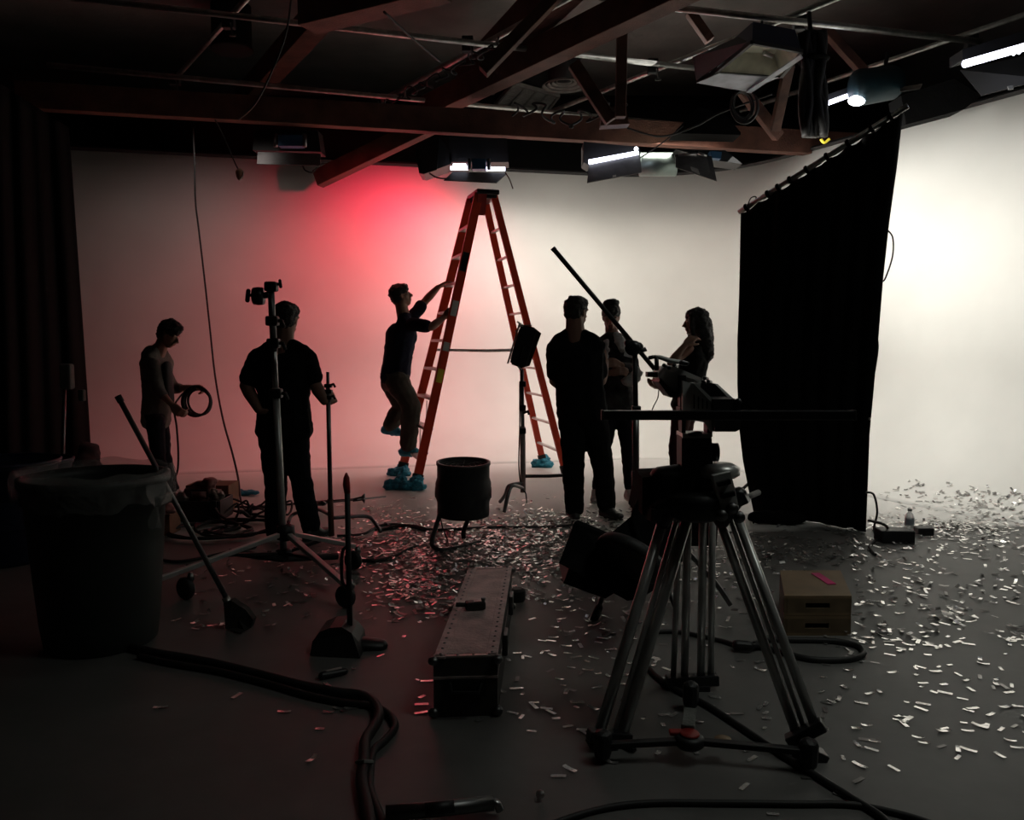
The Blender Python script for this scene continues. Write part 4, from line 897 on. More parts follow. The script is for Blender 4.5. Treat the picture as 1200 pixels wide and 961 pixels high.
# crown and bowl
b = MB(); b.lathe([(.075,-.05),(.12,-.03),(.135,.02),(.13,.05),(.10,.06)], P(815,592,TY), n=32); b.build('crown', M['black'], t, smooth=True)
for x0, x1, Y in ((838,866,2.86),(770,800,2.88)):
    MB().hull((P(x0,596,Y), .03), (P(x1,580,Y), .03), (P(x0+8,612,Y), .025)).build('leg_hinge', M['black_gloss'], t)
MB().prism([P(x,y,2.80) for x, y in ((836,558),(856,553),(862,575),(866,596),(848,604),(842,588))], (0,.05,0)).build('hinge_bracket', M['grey_pod'], t)
for pts in (((841,566),(856,562),(857,567),(842,571)), ((845,580),(861,576),(862,581),(846,585))):
    MB().prism([P(x,y,2.78) for x, y in pts], (0,.02,0)).build('bracket_bar', M['black_gloss'], t)
for q in ((846,604),(858,596),(866,606)): MB().lathe([(.018,-.015),(.022,0),(.018,.015)], P(*q, 2.78), (0,1,0), n=14).build('bolt', M['dull_steel'], t, smooth=True)
# fluid head + rig: top-level thing resting on the tripod
t = thing('tilt_mount', 'black block-shaped tilting camera mount with round knob on the foreground tripod', 'mount', P(815, 590, TY))
prismpx([(799,512),(834,512),(836,566),(840,590),(796,590),(799,566)], TY-.04, .09).build('body', M['black'], t)
prismpx([(800,508.5),(834,508.5),(834,513.5),(800,513.5)], TY-.05, .11).build('top_plate', M['alu'], t)
for x0, x1 in ((799,803.5),(829,835)): prismpx([(x0,490),(x1,490),(x1,512),(x0,512)], TY-.02, .06).build('upright', M['black'], t)
MB().hull((P(812,509,TY-.05), (.02,.02,.008)), (P(817,508,TY-.05), (.018,.02,.010))).build('level', M['black_gloss'], t)
b = MB(); b.cyl(P(834,530,TY), P(841,530,TY), .034, 20); b.build('tilt_knob', M['black_gloss'], t, smooth=True)
b = MB(); b.lathe([(.06,0),(.075,.01),(.075,.035),(.05,.05)], P(842,559,TY-.02), n=28); b.build('bowl_ring', M['alu'], t, smooth=True)
b = MB(); b.hull((P(778,556,TY), (.05,.06,.03)), (P(800,556,TY), (.05,.06,.04)), (P(790,592,TY), (.08,.07,.04))); b.build('pan_housing', M['black'], t, smooth=True)
prismpx([(753,560),(776,557),(790,560),(790,604),(753,604)], TY-.02, .10).build('side_box', M['black_cloth'], t)
MB().cyl(P(864,588,2.85), P(889,577,2.95), .011, 10).build('pan_handle', M['dull_steel'], t, smooth=True)
# the rig carried by the head
t = thing('camera_rig', 'grey ribbed camera rig with side plates resting on the tripod head', 'rig', P(818, 492, TY))
b = MB(); b.prism([P(x,y,2.84) for x, y in ((800,446),(812,450),(822,457),(838,474),(839,506),(833,506),(826,495),(806,492),(800,480))], (0,.02,0)); b.build('side_plate', M['grey_pod'], t)
for i, x in enumerate((812,817,822,827)): 
    prismpx([(x+1,462+i*2.5),(x+2.2,463+i*2.5),(x+2.2,479),(x+1,479)], 2.836, .006).build('rib', M['black_gloss'], t)
b = MB(); b.prism([P(x,y,Y) for x, y, Y in ((812,449,2.82),(816,449,2.82),(838,470,2.82),(837,475,2.82))], (0,.06,0)); b.build('edge_bar', M['label_w'], t)
b = MB(); b.prism([P(x,y,Y) for x, y, Y in ((836,449,3.10),(841,450,3.10),(865,472,2.98),(861,475,2.98))], (0,.05,0)); b.build('edge_bar', M['label_w'], t)
b = MB(); b.prism([P(x,y,3.0) for x, y in ((822,448),(838,450),(862,475),(838,478),(818,452))], (0,.10,0)); b.build('rear_plate', M['black_gloss'], t)
b = MB(); b.prism([P(x,y,2.95) for x, y in ((771,438),(778,430),(790,429),(800,434),(822,444),(820,462),(797,461),(786,456),(772,444))], (0,.14,0)); b.build('body', M['grey_pod'], t)
b = MB(); b.prism([P(x,y,2.94) for x, y in ((774,443),(786,456),(797,461),(800,466),(786,466),(772,448))], (0,.15,0)); b.build('underside', M['black'], t)
b = MB(); b.prism([P(x,y,2.93) for x, y in ((785,430),(799,433),(822,443),(820,447),(799,440),(784,434))], (0,.10,0)); b.build('top_rail', M['grey_pod'], t)
prismpx([(759,436),(771,436),(771,442),(759,442)], 2.96, .05).build('matte_bracket', M['black'], t)
prismpx([(797,440),(804,440),(804,482),(797,482)], 2.90, .04).build('upright', M['black'], t)
MB().cyl(P(760,419.5,2.96), P(768,418,2.96), .007, 10).build('handle_tip', M['black'], t, smooth=True)
MB().tube([P(768,418,2.96), P(774,419,2.96), P(786,423,2.95), P(802,425,2.94)], [.006,.008,.009,.008], 12).build('top_handle', M['grey_pod'], t, smooth=True)
MB().cyl(P(769.5,419,2.96), P(769.5,434,2.96), .008, 10).build('handle_post', M['black'], t, smooth=True)
MB().hull((P(799,425,2.92), .010), (P(805,426,2.92), .008)).build('handle_joint', M['black_gloss'], t)
for x, y in ((778,428),(784,431),(790,428),(826,443),(830,447),(824,447)): MB().hull((P(x,y,2.93), .007), (P(x+3,y+1,2.96), .006)).build('knob', M['black_gloss'], t)
prismpx([(836,468),(864,468),(868,475),(868,503),(862,506),(838,506)], 2.80, .16).build('rear_block', M['black'], t)
b = MB(); b.lathe([(.010,-.015),(.013,0),(.010,.015)], P(865,471,2.80), (0,1,0), n=16); b.build('rear_knob', M['black_gloss'], t, smooth=True)
for x0, x1 in ((797,804), (829,836)): prismpx([(x0,478),(x1,478),(x1,492),(x0,492)], 2.88, .07).build('mount_post', M['black'], t)
t = thing('rail_bar', 'long straight black bar crossing level through the camera rig', 'bar', P(852, 493, 2.74))
MB().beam(P(705,486.5,2.76), P(1001,486.5,2.76), .035, .032, bev=.004).build('bar', M['black_gloss'], t)
for x in (706, 1000): MB().beam(P(x-1.5,486.5,2.76), P(x+1.5,486.5,2.76), .039, .037, bev=.004).build('end_cap', M['rubber'], t)
# ================================================================== LEFT FOREGROUND
cx, cy = -1.955, 3.77
t = thing('rubbish_bin', 'big dark plastic rubbish bin with clear liner folded over its rim', 'bin', (cx, cy, 0))
b = MB(); b.lathe([(.235,.0),(.245,.01),(.26,.12),(.285,.45),(.305,.76),(.325,.765),(.325,.80),(.305,.80),(.29,.76),(.27,.45),(.235,.03),(.001,.03)], (cx,cy,0), n=64, close=False); b.build('body', M['bin'], t, smooth=True)
b = MB(); b.lathe([(.001,0),(.235,0)], (cx,cy,.002), n=64, close=False); b.build('base', M['bin'], t)
for a in (PI*.0, PI):
    c = V((cx+.315*math.cos(a), cy+.315*math.sin(a), .68)); MB().box(c, (.03,.14,.05), bev=.01).build('handle', M['bin'], t)
b = MB(); n = 96; rows = []
rnd = random.Random(5); 
def lin(a, k): return noise.noise(V((math.cos(a)*3, math.sin(a)*3, k*1.7)))
for k, (r, z) in enumerate(((.28,.60),(.295,.74),(.31,.815),(.335,.83),(.352,.80),(.350,.76),(.345,.72),(.343,.68))):
    rows.append([V((cx+(r+.012*lin(a,k)+.004*math.sin(a*31+k))*math.cos(a), cy+(r+.012*lin(a,k))*math.sin(a), z+.018*lin(a,k+5)-(k > 4)*.03*lin(a*2,9))) for a in [2*PI*i/n for i in range(n)]])
vs = [p for r in rows for p in r]; b.poly(vs, [(j*n+i, j*n+(i+1) % n, (j+1)*n+(i+1) % n, (j+1)*n+i) for j in range(len(rows)-1) for i in range(n)])
lo_ = b.build('liner', M['liner'], t, smooth=True)
b = MB(); vs = []
for j in range(9):
    for i in range(7):
        u = i/6-.5; v = j/8; wv = (1-v**2.2)*.085+.012; vs.append(V((cx+.335+.015*math.sin(u*9), cy-.11+u*2*wv, .77-v*.20)) + V((.02*math.sin(v*6+u*4), -.02*v, 0)))
b.poly(vs, [(j*7+i, j*7+i+1, (j+1)*7+i+1, (j+1)*7+i) for j in range(8) for i in range(6)]); b.build('liner_tail', M['liner'], t, smooth=True)
# broom leaning on the bin
t = thing('broom', 'dark long-handled broom leaning against the rubbish bin, bristles on the floor', 'broom', F(280, 738))
bb_ = P(268, 706, 3.98); MB().tube([bb_, P(139,466,4.02)], .013, 10).build('handle', M['dull_steel'], t, smooth=True)
MB().tube([P(142,471,4.02), P(138,464,4.02)], .017, 10).build('grip', M['black'], t, smooth=True)
MB().cyl(P(264,700,3.98), P(270,711,3.98), .02, 10).build('ferrule', M['silver'], t, smooth=True)
b = MB(); b.prism([P(262,707,3.94), P(271,704,3.94), P(288,715,3.94), P(297,727,3.94), P(294,736,3.94), F(282,742,.006)+V((0,.0,0)), F(264,737,.006)], (0,.05,0)); b.build('bristles', M['brush'], t)
# lobby dustpan
t = thing('lobby_dustpan', 'black upright dustpan with a tall red-tipped handle on the floor', 'dustpan', F(410, 765))
DY = 3.68
MB().tube([P(410,745,DY), P(407,575,DY)], .013, 10).build('handle', M['rubber'], t, smooth=True)
MB().tube([P(407,578,DY), P(406,568,DY), P(406,560,DY), P(406,554,DY)], [.014,.017,.014,.004], 12).build('grip', M['red'], t, smooth=True)
MB().tube(smoothpath([P(408,640,DY), P(401,648,DY), P(401,680,DY), P(408,690,DY)]), .008, 6).build('clip', M['black'], t)
b = MB(); fl0 = DY-.13
pts = [(363,768),(366,752),(374,741),(386,736),(400,735),(412,742),(420,752),(422,771)]
b.prism([P(x,y,DY-.08) if y < 765 else F(x,y,.004) for x, y in pts], (0,.16,0)); b.build('scoop', M['black'], t)
b = MB(); b.hull((P(420,755,DY), (.05,.06,.035)), (P(447,757,DY), (.03,.05,.030))); b.build('hood', M['black'], t, smooth=True)
# road case
t = thing('flight_case', 'long narrow scuffed pinkish case with metal edging lying on the floor', 'case', F(560, 780))
zt = .235
n0, n1 = F(508,770,zt), F(583,768,zt); f0, f1 = F(549,666,zt), F(600,664,zt)
foot = [V((p.x, p.y, 0)) for p in (n0, n1, f1, f0)]
def hexa(lo, z0, z1, ins=0):
    c = sum(lo, V())/4; q = [p + (c-p).normalized()*ins for p in lo]; b = MB(); b.prism([V((p.x,p.y,z0)) for p in q], (0,0,z1-z0)); return b
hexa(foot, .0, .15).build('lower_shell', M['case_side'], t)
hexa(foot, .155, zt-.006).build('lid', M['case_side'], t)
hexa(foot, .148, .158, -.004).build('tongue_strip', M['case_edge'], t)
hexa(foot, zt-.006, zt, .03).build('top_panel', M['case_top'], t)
tc4 = [V((p.x,p.y,zt-.006)) for p in foot]
for i, (w) in enumerate((.02,.045,.02,.045)):
    a, c = tc4[i], tc4[(i+1) % 4]; mid = sum(tc4, V())/4; inn = (mid-(a+c)/2); dd = (c-a).normalized(); inn = (inn-dd*inn.dot(dd)).normalized()
    b = MB(); b.beam(a+inn*w/2+V((0,0,.003)), c+inn*w/2+V((0,0,.003)), w, .010, bev=.002)
    g = b.build('edging', M['case_edge'] if w < .03 else M['case_top'], t)
    nn = int((c-a).length/.055); b = MB(); b.lathe([(.006,0),(.004,.003),(.001,.004)], (0,0,0), n=8); rv = b.build('rivet', M['dull_steel'], g); rvm = rv.matrix_parent_inverse.copy()
    for k in range(nn):
        o_ = rv if k == 0 else rv.copy()
        if k: COL.objects.link(o_); o_.parent = g; o_.matrix_parent_inverse = rvm
        o_.location = a.lerp(c, (k+.5)/nn)+inn*w*.5+V((0,0,.008))
for p in foot:
    MB().ell(V((p.x,p.y,zt-.015)), (.022,.022,.018)).build('corner_cap', M['dull_steel'], t, smooth=True)
    MB().ell(V((p.x,p.y,.02)), (.022,.022,.02)).build('corner_cap', M['dull_steel'], t, smooth=True)
side = (foot[2]-foot[1]).normalized(); outn = V((side.y,-side.x,0))
for f in (.3, .72):
    c = foot[1].lerp(foot[2], f)+outn*.012+V((0,0,.15)); MB().box(c, (.02,.10,.09), frame(side), .004).build('latch', M['dull_steel'], t)
c = (foot[0]+foot[1])/2 + V((0,-.008,.115)); MB().tube([c+V((-.06,0,.02)), c+V((-.05,-.02,-.01)), c+V((.05,-.02,-.01)), c+V((.06,0,.02))], .008, 8).build('carry_handle', M['black'], t)
MB().box(c+V((0,.002,.0)), (.16,.008,.07), bev=.002).build('handle_plate', M['black'], t)
b = MB(); c = F(557, 709, zt+.02); b.box(c, (.09,.05,.036), Matrix.Rotation(.15,3,'Z'), .008)
t = thing('radio', 'small black walkie-talkie lying on the long pinkish case', 'radio', c-V((0,0,.02)))
b.build('body', M['black'], t); MB().cyl(c+V((-.03,.0,.0)), c+V((-.085,-.01,.005)), .010, 8).build('antenna', M['rubber'], t); MB().box(c+V((.01,0,.019)), (.035,.03,.004), Matrix.Rotation(.15,3,'Z')).build('speaker', M['case_edge'], t)
MB().lathe([(.009,0),(.01,.012),(.008,.014)], c+V((.035,.012,.016)), n=10).build('dial', M['dull_steel'], t)
b = MB(); b.lathe([(.04,0),(.045,.01),(.045,.06),(.03,.07)], F(606,704,0), n=18); solo(b, 'tape_roll', M['rubber'], 'black roll of tape standing on floor right beside the pinkish case', 'tape')
# wooden apple boxes
def half_apple(z0, label, h=.098):
    n0, n1 = F(918,745), F(996,745); f0_, f1_ = F(915,668,.2), F(985,668,.2)
    w = .325; x0 = n0.x; y0 = n0.y
    cs = [V((x0,y0,0)), V((x0+w,y0,0)), V((x0+w-.0,y0+.50,0)), V((x0-.0,y0+.50,0))]
    cs = [V((x0,y0,0)), V((x0+w,y0+.0,0)), V((x0+w+.045,y0+.46,0)), V((x0+.045,y0+.46,0))]
    cs[2] = V((f1_.x, f1_.y, 0)); cs[3] = V((f1_.x-w, f1_.y, 0))
    t = thing('wooden_box', label, 'box', (cs[0]+cs[2])/2+V((0,0,z0)))
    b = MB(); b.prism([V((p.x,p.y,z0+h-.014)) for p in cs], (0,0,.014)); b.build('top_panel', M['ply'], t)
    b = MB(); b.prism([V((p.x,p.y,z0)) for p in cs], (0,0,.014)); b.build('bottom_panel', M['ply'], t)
    zs = z0+.014; hh = h-.028
    for i in (1, 3):
        a, c = cs[i], cs[(i+1) % 4]; mid = sum(cs, V())/4; inn = (mid-(a+c)/2).normalized()*.009
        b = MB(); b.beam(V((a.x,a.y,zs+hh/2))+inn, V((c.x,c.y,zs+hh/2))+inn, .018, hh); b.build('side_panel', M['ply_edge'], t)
    for i, yy in ((0, 1), (2, -1)):          # end panels with a hand slot
        a, c = cs[i], cs[(i+1) % 4]; o = V((0, yy*.009, 0)); d = (c-a)
        b = MB(); z_ = lambda q: V((0,0,q))
        b.beam(a+d*.06+o+z_(zs+hh/2), a+d*.32+o+z_(zs+hh/2), .018, hh); b.beam(a+d*.68+o+z_(zs+hh/2), a+d*.94+o+z_(zs+hh/2), .018, hh)
        b.beam(a+d*.32+o+z_(zs+hh-.011), a+d*.68+o+z_(zs+hh-.011), .018, .022); b.beam(a+d*.32+o+z_(zs+.011), a+d*.68+o+z_(zs+.011), .018, .022)
        b.beam(a+d*.0+o+z_(zs+hh/2), a+d*.06+o+z_(zs+hh/2), .018, hh); b.beam(a+d*.94+o+z_(zs+hh/2), c+o+z_(zs+hh/2), .018, hh)
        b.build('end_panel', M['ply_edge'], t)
    return t, cs
half_apple(0, 'lower of two stacked plywood boxes with hand slots, on the floor right of the tripod')
t2, cs = half_apple(.1, 'upper of two stacked plywood boxes, with a stripe of pink tape on top')
MB().box(F(965,678,.2005), (.045,.20,.003), Matrix.Rotation(.05,3,'Z')).build('pink_tape', M['pink'], t2)
# water bottle
t = thing('water_bottle', 'clear plastic water bottle standing on the floor right of the curtain', 'bottle', F(1065, 628))
c = F(1065,628); b = MB(); b.lathe([(.028,0),(.033,.008),(.033,.05),(.030,.06),(.033,.07),(.033,.135),(.024,.165),(.013,.178),(.013,.190)], c, n=24); b.build('body', M['water'], t, smooth=True)
MB().lathe([(.034,.085),(.034,.13)], c, n=24, close=False).build('label', M['flap_blue'], t, smooth=True)
MB().lathe([(.015,.186),(.015,.204),(.013,.206)], c, n=16).build('cap', M['label_w'], t, smooth=True)
t = thing('power_box', 'low black box with cables on the floor between the curtain and the water bottle', 'box', F(1045, 626))
MB().box(F(1048,627,.045), (.24,.14,.09), bev=.012).build('body', M['black'], t)
MB().tube(smoothpath([P(1016,577,5.94), P(1024,580,5.92), P(1028,600,5.92), F(1024,622,.03), F(1032,634,.01)]), .008, 6).build('cord', M['rubber'], t)
MB().tube(smoothpath([F(1018,610,.12), F(1034,614,.14), F(1040,620,.08), F(1030,630,.02), F(1019,640,.01), F(1026,650,.01)]), .010, 6).build('cord', M['rubber'], t)
floor_cable('thin_cable', [(1026,628),(1042,630),(1056,634),(1072,637)], .006, 'thin cord lying on the floor in front of water bottle', 'cord')
b = MB(); b.box(F(1082,622,.03), (.12,.1,.06), bev=.01); solo(b, 'small_box', M['black'], 'small black block just right of the water bottle', 'box')
# tool bag, carton, bags near the teenager
t = thing('tool_crate', 'low black tool crate filled with crumpled bags at the left by the cables', 'crate', F(228, 617))
c = F(228, 612, 0); sz = (.40,.30,.17)
b = MB(); b.box(c+V((0,.15,.012)), (sz[0],sz[1],.02)); b.build('base', M['black'], t)
for dx, dy, w, l in ((-.2,.15,.015,.30),(.2,.15,.015,.30),(0,0,.40,.015),(0,.30,.40,.015)):
    MB().box(c+V((dx,dy,.09)), (w,l,.16), bev=.004).build('side', M['black'], t)
MB().tube([c+V((-.06,.10,.17)), c+V((-.06,.10,.24)), c+V((.07,.10,.24)), c+V((.07,.10,.17))], .010, 8).build('handle', M['black_gloss'], t)
MB().box(c+V((.16,-.010,.15)), (.05,.02,.05), bev=.005).build('latch', M['black_gloss'], t)
def blob(specs, name, m, label, cat, disp=.03, ds=9, vox=.012):
    b = MB(); b.hull(*specs); return tag(centre_origin(b.build(name, M[m], None, voxel=vox, disp=disp, dscale=ds)), label, cat)
blob([(c+V((-.10,.22,.19)), (.09,.07,.05)), (c+V((.05,.24,.25)), (.05,.05,.06)), (c+V((.0,.2,.18)), .07)], 'crumpled_bag', 'bag_pink', 'crumpled pinkish bag lying on top of the black tool crate', 'bag', .05)
blob([(c+V((-.16,.10,.19)), (.04,.06,.04)), (c+V((-.12,.08,.18)), .04)], 'crumpled_bag', 'bag_pale', 'small pale crumpled bag at the left corner of the black tool crate', 'bag', .03, 18)
blob([(c+V((.13,.12,.20)), (.06,.07,.05)), (c+V((.16,.10,.17)), .05)], 'crumpled_bag', 'bag_pale', 'pale crumpled bag at the right corner of the black tool crate', 'bag', .03, 18)
t = thing('carton', 'brown carton standing behind the black tool crate against the pink-lit floor', 'carton', F(252, 597))
q = F(250, 597); MB().box(q+V((0,.0,.115)), (.36,.26,.23), bev=.004).build('body', M['carton'], t)
MB().box(q+V((0,-.133,.21)), (.05,.003,.06)).build('tape', M['bag_pink'], t)
MB().box(q+V((0,-.0,.232)), (.05,.27,.003)).build('tape', M['bag_pink'], t)
b = MB(); b.box(F(193,612,.08), (.16,.20,.16), bev=.004); solo(b, 'small_carton', M['carton'], 'small brown carton between the rubbish bin and the black tool crate', 'carton')
blob([(F(192,598,.20), (.09,.06,.03)), (F(200,596,.20), .04)], 'crumpled_bag', 'bag_pink', 'reddish rag draped on small carton beside the rubbish bin', 'bag', .03)
# cables on the floor
def tangle(name, cx_, cy_, rx, ry, n, seed, r, label, m='rubber', h=.02):
    rnd = random.Random(seed); c = F(cx_, cy_, 0); pts = []
    for i in range(n):
        a = i*.55; k = .55+.45*math.sin(i*.37+seed)
        pts.append(c+V((rx*k*math.cos(a)+rnd.uniform(-.03,.03), ry*k*math.sin(a)+rnd.uniform(-.03,.03), r+.008+rnd.random()*h)))
    return solo(MB().tube(smoothpath(pts, 4), r, 6), name, M[m], label, 'cable', smooth=True)
tangle('cable_heap', 262, 624, .40, .35, 70, 1, .011, 'flat heap of black cable on the floor in front of the tool crate')
tangle('cable_heap', 288, 608, .36, .40, 40, 4, .009, 'loose loops of cable below the long hanging cord', h=.12)
floor_cable('floor_cable', [(256,593),(300,594),(360,589),(420,585)], .010, 'straight cable running right from the tool crate behind the person in T-shirt')
floor_cable('floor_cable', [(186,655),(205,658),(230,655),(262,648),(300,640)], .010, 'thin cable from the rubbish bin running under the rolling stand')
floor_cable('floor_cable', [(440,622),(480,616),(505,621),(540,620),(580,618),(640,618),(690,614)], .012, 'dark cable running behind the drum fan to the broad person')
floor_cable('floor_cable', [(395,628),(425,626),(445,616),(470,615),(500,622)], .010, 'cable curving from the thin stand towards the drum fan')
floor_cable('floor_cable', [(415,656),(440,657),(462,652),(478,644),(490,640)], .012, 'short cable through the reddish confetti right of the rolling stand')
big = [(150,757),(182,765),(240,775),(300,789),(350,802),(395,811),(425,815),(440,826),(444,840),(436,855),(428,868),(427,890),(424,915),(430,945),(436,985)]
floor_cable('thick_cable', big, .020, 'thick black cable snaking from the rubbish bin to the bottom edge')
floor_cable('thick_cable', [(x+13+6*math.sin(i), y+12) for i, (x, y) in enumerate(big)], .014, 'thinner cable running alongside the thick black one on the left floor')
t = thing('cable_strap', 'small strap tied round the thick black cable', 'strap', F(427, 892, 0))
MB().tube([F(418,893,.03), F(427,892,.055), F(436,893,.03)], .007, 6).build('strap', M['grey_cloth'], t)
floor_cable('floor_cable', [(755,778),(775,797),(800,812),(828,826),(870,853),(910,880),(950,905),(990,930),(1030,955),(1050,975)], .012, 'black cable crossing under the tripod to the bottom right')
floor_cable('floor_cable', [(640,968),(700,949),(760,941),(850,941),(930,942),(1000,943),(1060,955),(1100,968)], .010, 'thin cable curving along the bottom edge at the right')
floor_cable('floor_cable', [(762,741),(790,740),(820,745),(850,752),(868,757),(895,751)], .011, 'cable with inline plug lying behind the tripod legs')
t = thing('inline_plug', 'black inline plug on the cable between tripod and plywood boxes', 'plug', F(872, 757)); MB().hull((F(864,756,.03), .025), (F(878,757,.03), .022)).build('body', M['black'], t); MB().hull((F(880,757,.03), .012), (F(888,757,.02), .012)).build('collar', M['rubber'], t)
loop = [(884,756),(900,750),(935,750),(975,751),(1003,756),(1012,763),(1008,769),(990,773),(955,773),(930,768),(905,761),(886,757)]
floor_cable('cable_loop', loop, .014, 'oval loop of black cable on the floor in front of the plywood boxes')
t = thing('tube_bar', 'dark metal tube bar with a bright end lying on the floor at the bottom edge', 'bar', F(520, 948))
MB().tube([F(452,953,.04), F(515,948,.04), F(578,941,.04)], .022, 10).build('tube', M['dull_steel'], t, smooth=True)
MB().tube([F(498,948,.055), F(532,945,.055)], .018, 8).build('clamp', M['black'], t, smooth=True)
MB().tube(smoothpath([F(574,941,.04), F(582,942,.04), F(586,950,.02)]), .013, 8).build('end_hook', M['steel'], t, smooth=True)
t = thing('small_tool', 'small dark tool lying on the floor below the dustpan', 'tool', F(390, 790))
MB().hull((F(378,792,.015), .018), (F(404,787,.015), .014)).build('body', M['black'], t); MB().cyl(F(382,787,.03), F(400,783,.03), .006, 8).build('arm', M['case_edge'], t)
b = MB(); b.ell(F(633,931,.02), (.014,.014,.014)); solo(b, 'foil_scrap', M['steel'], 'tiny bright scrap alone on the floor near the bottom centre', 'scrap')
for x, y, l in ((66,653,0),): pass
# ================================================================== CONFETTI
rnd = random.Random(11)
regions = [  # (centre px, spread px, count)
 ('g', 560, 650, 75, 22, 1200), ('g', 640, 625, 60, 14, 1100), ('g', 480, 640, 45, 18, 420), ('g', 490, 690, 25, 13, 260), ('g', 440, 600, 30, 8, 60),
 ('g', 700, 615, 60, 12, 260), ('g', 640, 680, 60, 30, 160), ('g', 690, 760, 60, 40, 60), ('u', 600, 900, 650, 860, 130), ('g', 830, 660, 50, 25, 160),
 ('g', 930, 645, 50, 12, 260), ('g', 1110, 618, 60, 6, 380), ('g', 1130, 632, 60, 12, 150), ('g', 1150, 590, 50, 14, 90), ('u', 1030, 1210, 560, 612, 110),
 ('u', 1000, 1210, 640, 760, 190), ('u', 960, 1210, 740, 880, 110), ('u', 700, 1210, 860, 965, 24), ('g', 1120, 722, 14, 5, 24), ('g', 1030, 745, 25, 12, 26), ('g', 1080, 690, 70, 22, 60),
 ('u', 200, 480, 650, 740, 90), ('g', 360, 665, 40, 12, 50), ('u', 380, 620, 740, 850, 26), ('u', 620, 700, 850, 930, 3), ('g', 510, 720, 22, 10, 30), ('u', 180, 420, 780, 960, 5), ('g', 1040, 625, 30, 8, 60)]
from mathutils.bvhtree import BVHTree
BV = BVHTree.FromPolygons([v.co.copy() for v in cyc.data.vertices], [tuple(p.vertices) for p in cyc.data.polygons])
pts = []
def blocked(x, y):
    p = F(x, y); 
    for cxx, cyy, r in ((cx, cy, .3), (-.17, 3.3, .16), (-.12, 3.7, .16), (-.07, 4.1, .16), (1.52, 4.15, .28)):
        if (p.x-cxx)**2+(p.y-cyy)**2 < r*r: return True
    return False
for kind, a, b_, c_, d_, n in regions:
    for _ in range(n):
        x, y = (rnd.gauss(a, c_), rnd.gauss(b_, d_)) if kind == 'g' else (rnd.uniform(a, b_), rnd.uniform(c_, d_))
        if not (-20 < x < 1230 and 556 < y < 985) or blocked(x, y): continue
        p = F(x, y); nn_ = V((0,0,1)); hit = BV.ray_cast(V((0,0,CH)), ray(x, y).normalized())
        if hit[0] is not None and hit[0].y < p.y-.001:
            if hit[0].z > .16: continue
            p = hit[0]; nn_ = hit[1] if hit[1].z > 0 else -hit[1]
        pts.append((p.y, x, y, p, nn_))
pts.sort(key=lambda q: q[0])
def strip_mesh(bmx, R, c, L, W, curl, k):
    n = 4; rows = []
    for i in range(n+1):
        u = i/n-.5; z = curl*(u*u)*4*L*.25
        rows.append([c + R @ V((u*L, s*W/2, z+.0015)) for s in (-1, 1)])
    vs = [p for r in rows for p in r]
    for i in range(n): bmx.poly([rows[i][0], rows[i][1], rows[i+1][1], rows[i+1][0]], [(0,1,2,3)])
base = []
for v in range(8):
    b = MB(); strip_mesh(b, Matrix.Identity(3), V((0,0,0)), .052 if v < 6 else .032, .0165, (0,.05,.15,.0,-.0,.35,.1,.4)[v], v)
    me = bpy.data.meshes.new('confetti_strip'); bmesh.ops.remove_doubles(b.b, verts=list(b.b.verts), dist=1e-5); bmesh.ops.solidify(b.b, geom=list(b.b.faces), thickness=.0006); b.b.to_mesh(me); b.b.free()
    me.materials.append(M['conf'] if v not in (3,) else M['conf_d']); base.append(me)
def where(x, y):
    if x < 640 and y < 760: return 'left'
    return 'right'
GL = {'bin': 'silver confetti strip on dark floor left of the pinkish case', 'mid': 'silver confetti strip on floor between the pinkish case and the tripod', 'tri': 'silver confetti strip on grey floor among or before the tripod legs', 'rt': 'silver confetti strip scattered on grey floor right of the tripod'}
def line_at(p): return p.y > fa.y+(fb.y-fa.y)/(fb.x-fa.x)*(p.x-fa.x)+.1 and p.x > 2.2
near = pts[:300]; far = pts[300:]
for Y, x, y, p, nn_ in near:
    o = bpy.data.objects.new('confetti_strip', rnd.choice(base)); COL.objects.link(o)
    o.location = (p.x, p.y, .002); o.rotation_euler = (rnd.gauss(0,.03), rnd.gauss(0,.03), rnd.uniform(0, PI) if rnd.random() < .4 else rnd.gauss(0,.6))
    o.scale = (rnd.uniform(.7,1.1),)*3
    k = 'bin' if x < 545 else 'mid' if x < 690 else 'tri' if x < 945 else 'rt'
    tag(o, GL[k], 'confetti', {'bin':'confetti left of the pinkish case','mid':'confetti between case and tripod','tri':'confetti around the tripod','rt':'confetti right of the tripod'}[k])
b = MB(); me = bpy.data.meshes.new('confetti_drift'); V_, F_, MI = [], [], []
for Y, x, y, p, nn_ in far:
    L, W = .052*rnd.uniform(.6,1.15), .0165; th = rnd.uniform(0, PI); R = V((0,0,1)).rotation_difference(nn_).to_matrix() @ Matrix.Rotation(th,3,'Z') @ Matrix.Rotation(rnd.gauss(0,.22),3,'X') @ Matrix.Rotation(rnd.gauss(0,.18),3,'Y')
    z = .004+abs(rnd.gauss(0,.006)); i0 = len(V_); cu_ = rnd.choice((0,.1,.3))
    for i in range(3):
        u = i/2-.5
        for s in (-1, 1): V_.append(p + nn_*z + R @ V((u*L, s*W/2, cu_*u*u*L)))
    for i in range(2): F_.append((i0+2*i, i0+2*i+1, i0+2*i+3, i0+2*i+2)); MI.append(1 if rnd.random() < (.85 if nn_.z < .9999 or line_at(p) else .36) else 0)  # random darker strips; on the white area mostly dark, imitating ceiling reflections
for v in V_: v.z = max(v.z, .001)
me.from_pydata(V_, [], F_); me.materials.append(M['conf']); me.materials.append(M['conf_d'])
for p_, i in zip(me.polygons, MI): p_.material_index = i
o = bpy.data.objects.new('confetti_drift', me); COL.objects.link(o); s_ = o.modifiers.new('s', 'SOLIDIFY'); s_.thickness = .0006
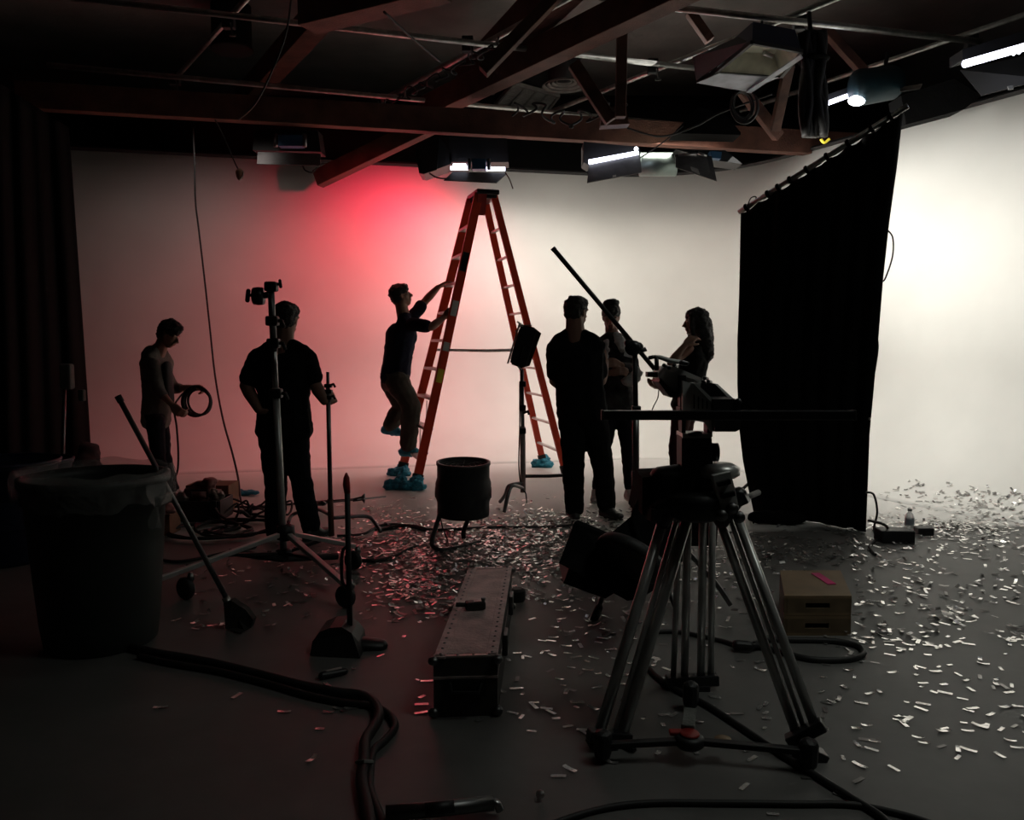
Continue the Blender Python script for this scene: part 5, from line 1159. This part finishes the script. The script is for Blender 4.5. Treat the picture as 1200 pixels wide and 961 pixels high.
tag(o, 'dense drift of silver confetti covering the floor towards the white wall', 'confetti', kind='stuff')
# ================================================================== LIGHT
def area(name, loc, target, w, h, power, col, spread=PI):
    L = bpy.data.lights.new(name, 'AREA'); L.shape = 'RECTANGLE'; L.size = w; L.size_y = h; L.energy = power; L.color = col; L.spread = spread
    o = bpy.data.objects.new(name, L); COL.objects.link(o); o.location = loc; d = V(target)-V(loc); o.rotation_euler = d.to_track_quat('-Z', 'Y').to_euler(); return o
def spot(name, loc, target, power, col, ang, blend, r=.1):
    L = bpy.data.lights.new(name, 'SPOT'); L.energy = power; L.color = col; L.spot_size = math.radians(ang); L.spot_blend = blend; L.shadow_soft_size = r
    o = bpy.data.objects.new(name, L); COL.objects.link(o); o.location = loc; d = V(target)-V(loc); o.rotation_euler = d.to_track_quat('-Z', 'Y').to_euler(); return o
WHITE = (1,.98,.90)
D_ = math.radians
area('right_wash', (2.45, 8.6, 3.45), (4.8, 9.0, 1.2), 1.4, .4, 27, WHITE, D_(130))
area('right_bank', (2.35, 6.95, 2.95), (5.2, 7.5, 2.0), 1.2, .5, 21, WHITE, D_(125))
area('right_low_fill', (2.9, 7.3, 3.2), (4.4, 7.7, .0), 1.4, .5, 12, WHITE, D_(110))  # added light, no fixture: brightens the foot of the right wall and floor
area('centre_high', (1.25, 9.45, 3.62), (1.5, 11.4, 1.6), 2.2, .3, 10, (1,.93,.83), D_(150))
area('centre_low', (1.15, 9.3, 3.62), (1.2, 11.0, .3), 2.2, .3, 36, (1,.93,.83), D_(105))
area('ladder_low', (-.25, 9.45, 3.55), (-.2, 11.0, .4), 1.0, .3, 9, (1,.91,.84), D_(115))
area('ladder_high', (-.2, 9.45, 3.58), (.1, 11.0, 1.6), 1.0, .3, 4, (1,.91,.84), D_(150))
area('left_wash', (-3.2, 8.6, 3.6), (-3.6, 10.4, .5), 1.2, .3, 2.0, (1,.86,.80), D_(130))
spot('red_lamp', (-.90, 9.35, 3.42), (-1.65, 10.7, 2.25), 330, (1,.035,.085), 132, 1.0, .12)
area('red_low', (-1.3, 9.0, 3.45), (-2.4, 10.0, .3), .5, .3, 7, (1,.22,.20), D_(110))
area('ceiling_fill', (1.8, 8.6, 4.45), (1.2, 7.5, 5.3), 1.0, .5, 2.6, (1,.97,.9))  # added upward light to lift the ceiling, standing in for lamp leakage
area('room_fill', (2.8, 2.4, 4.8), (2.0, 3.4, 0), 1.6, 1.6, 9, (.95,1,.92), D_(100))
w = bpy.data.worlds.new('world'); scene.world = w; w.use_nodes = True; w.node_tree.nodes['Background'].inputs[0].default_value = (.02,.02,.02,1); w.node_tree.nodes['Background'].inputs[1].default_value = .3
scene.view_settings.view_transform = 'Standard'; scene.view_settings.look = 'None'; scene.view_settings.exposure = 0; scene.view_settings.gamma = 1; scene.view_settings.use_curve_mapping = False
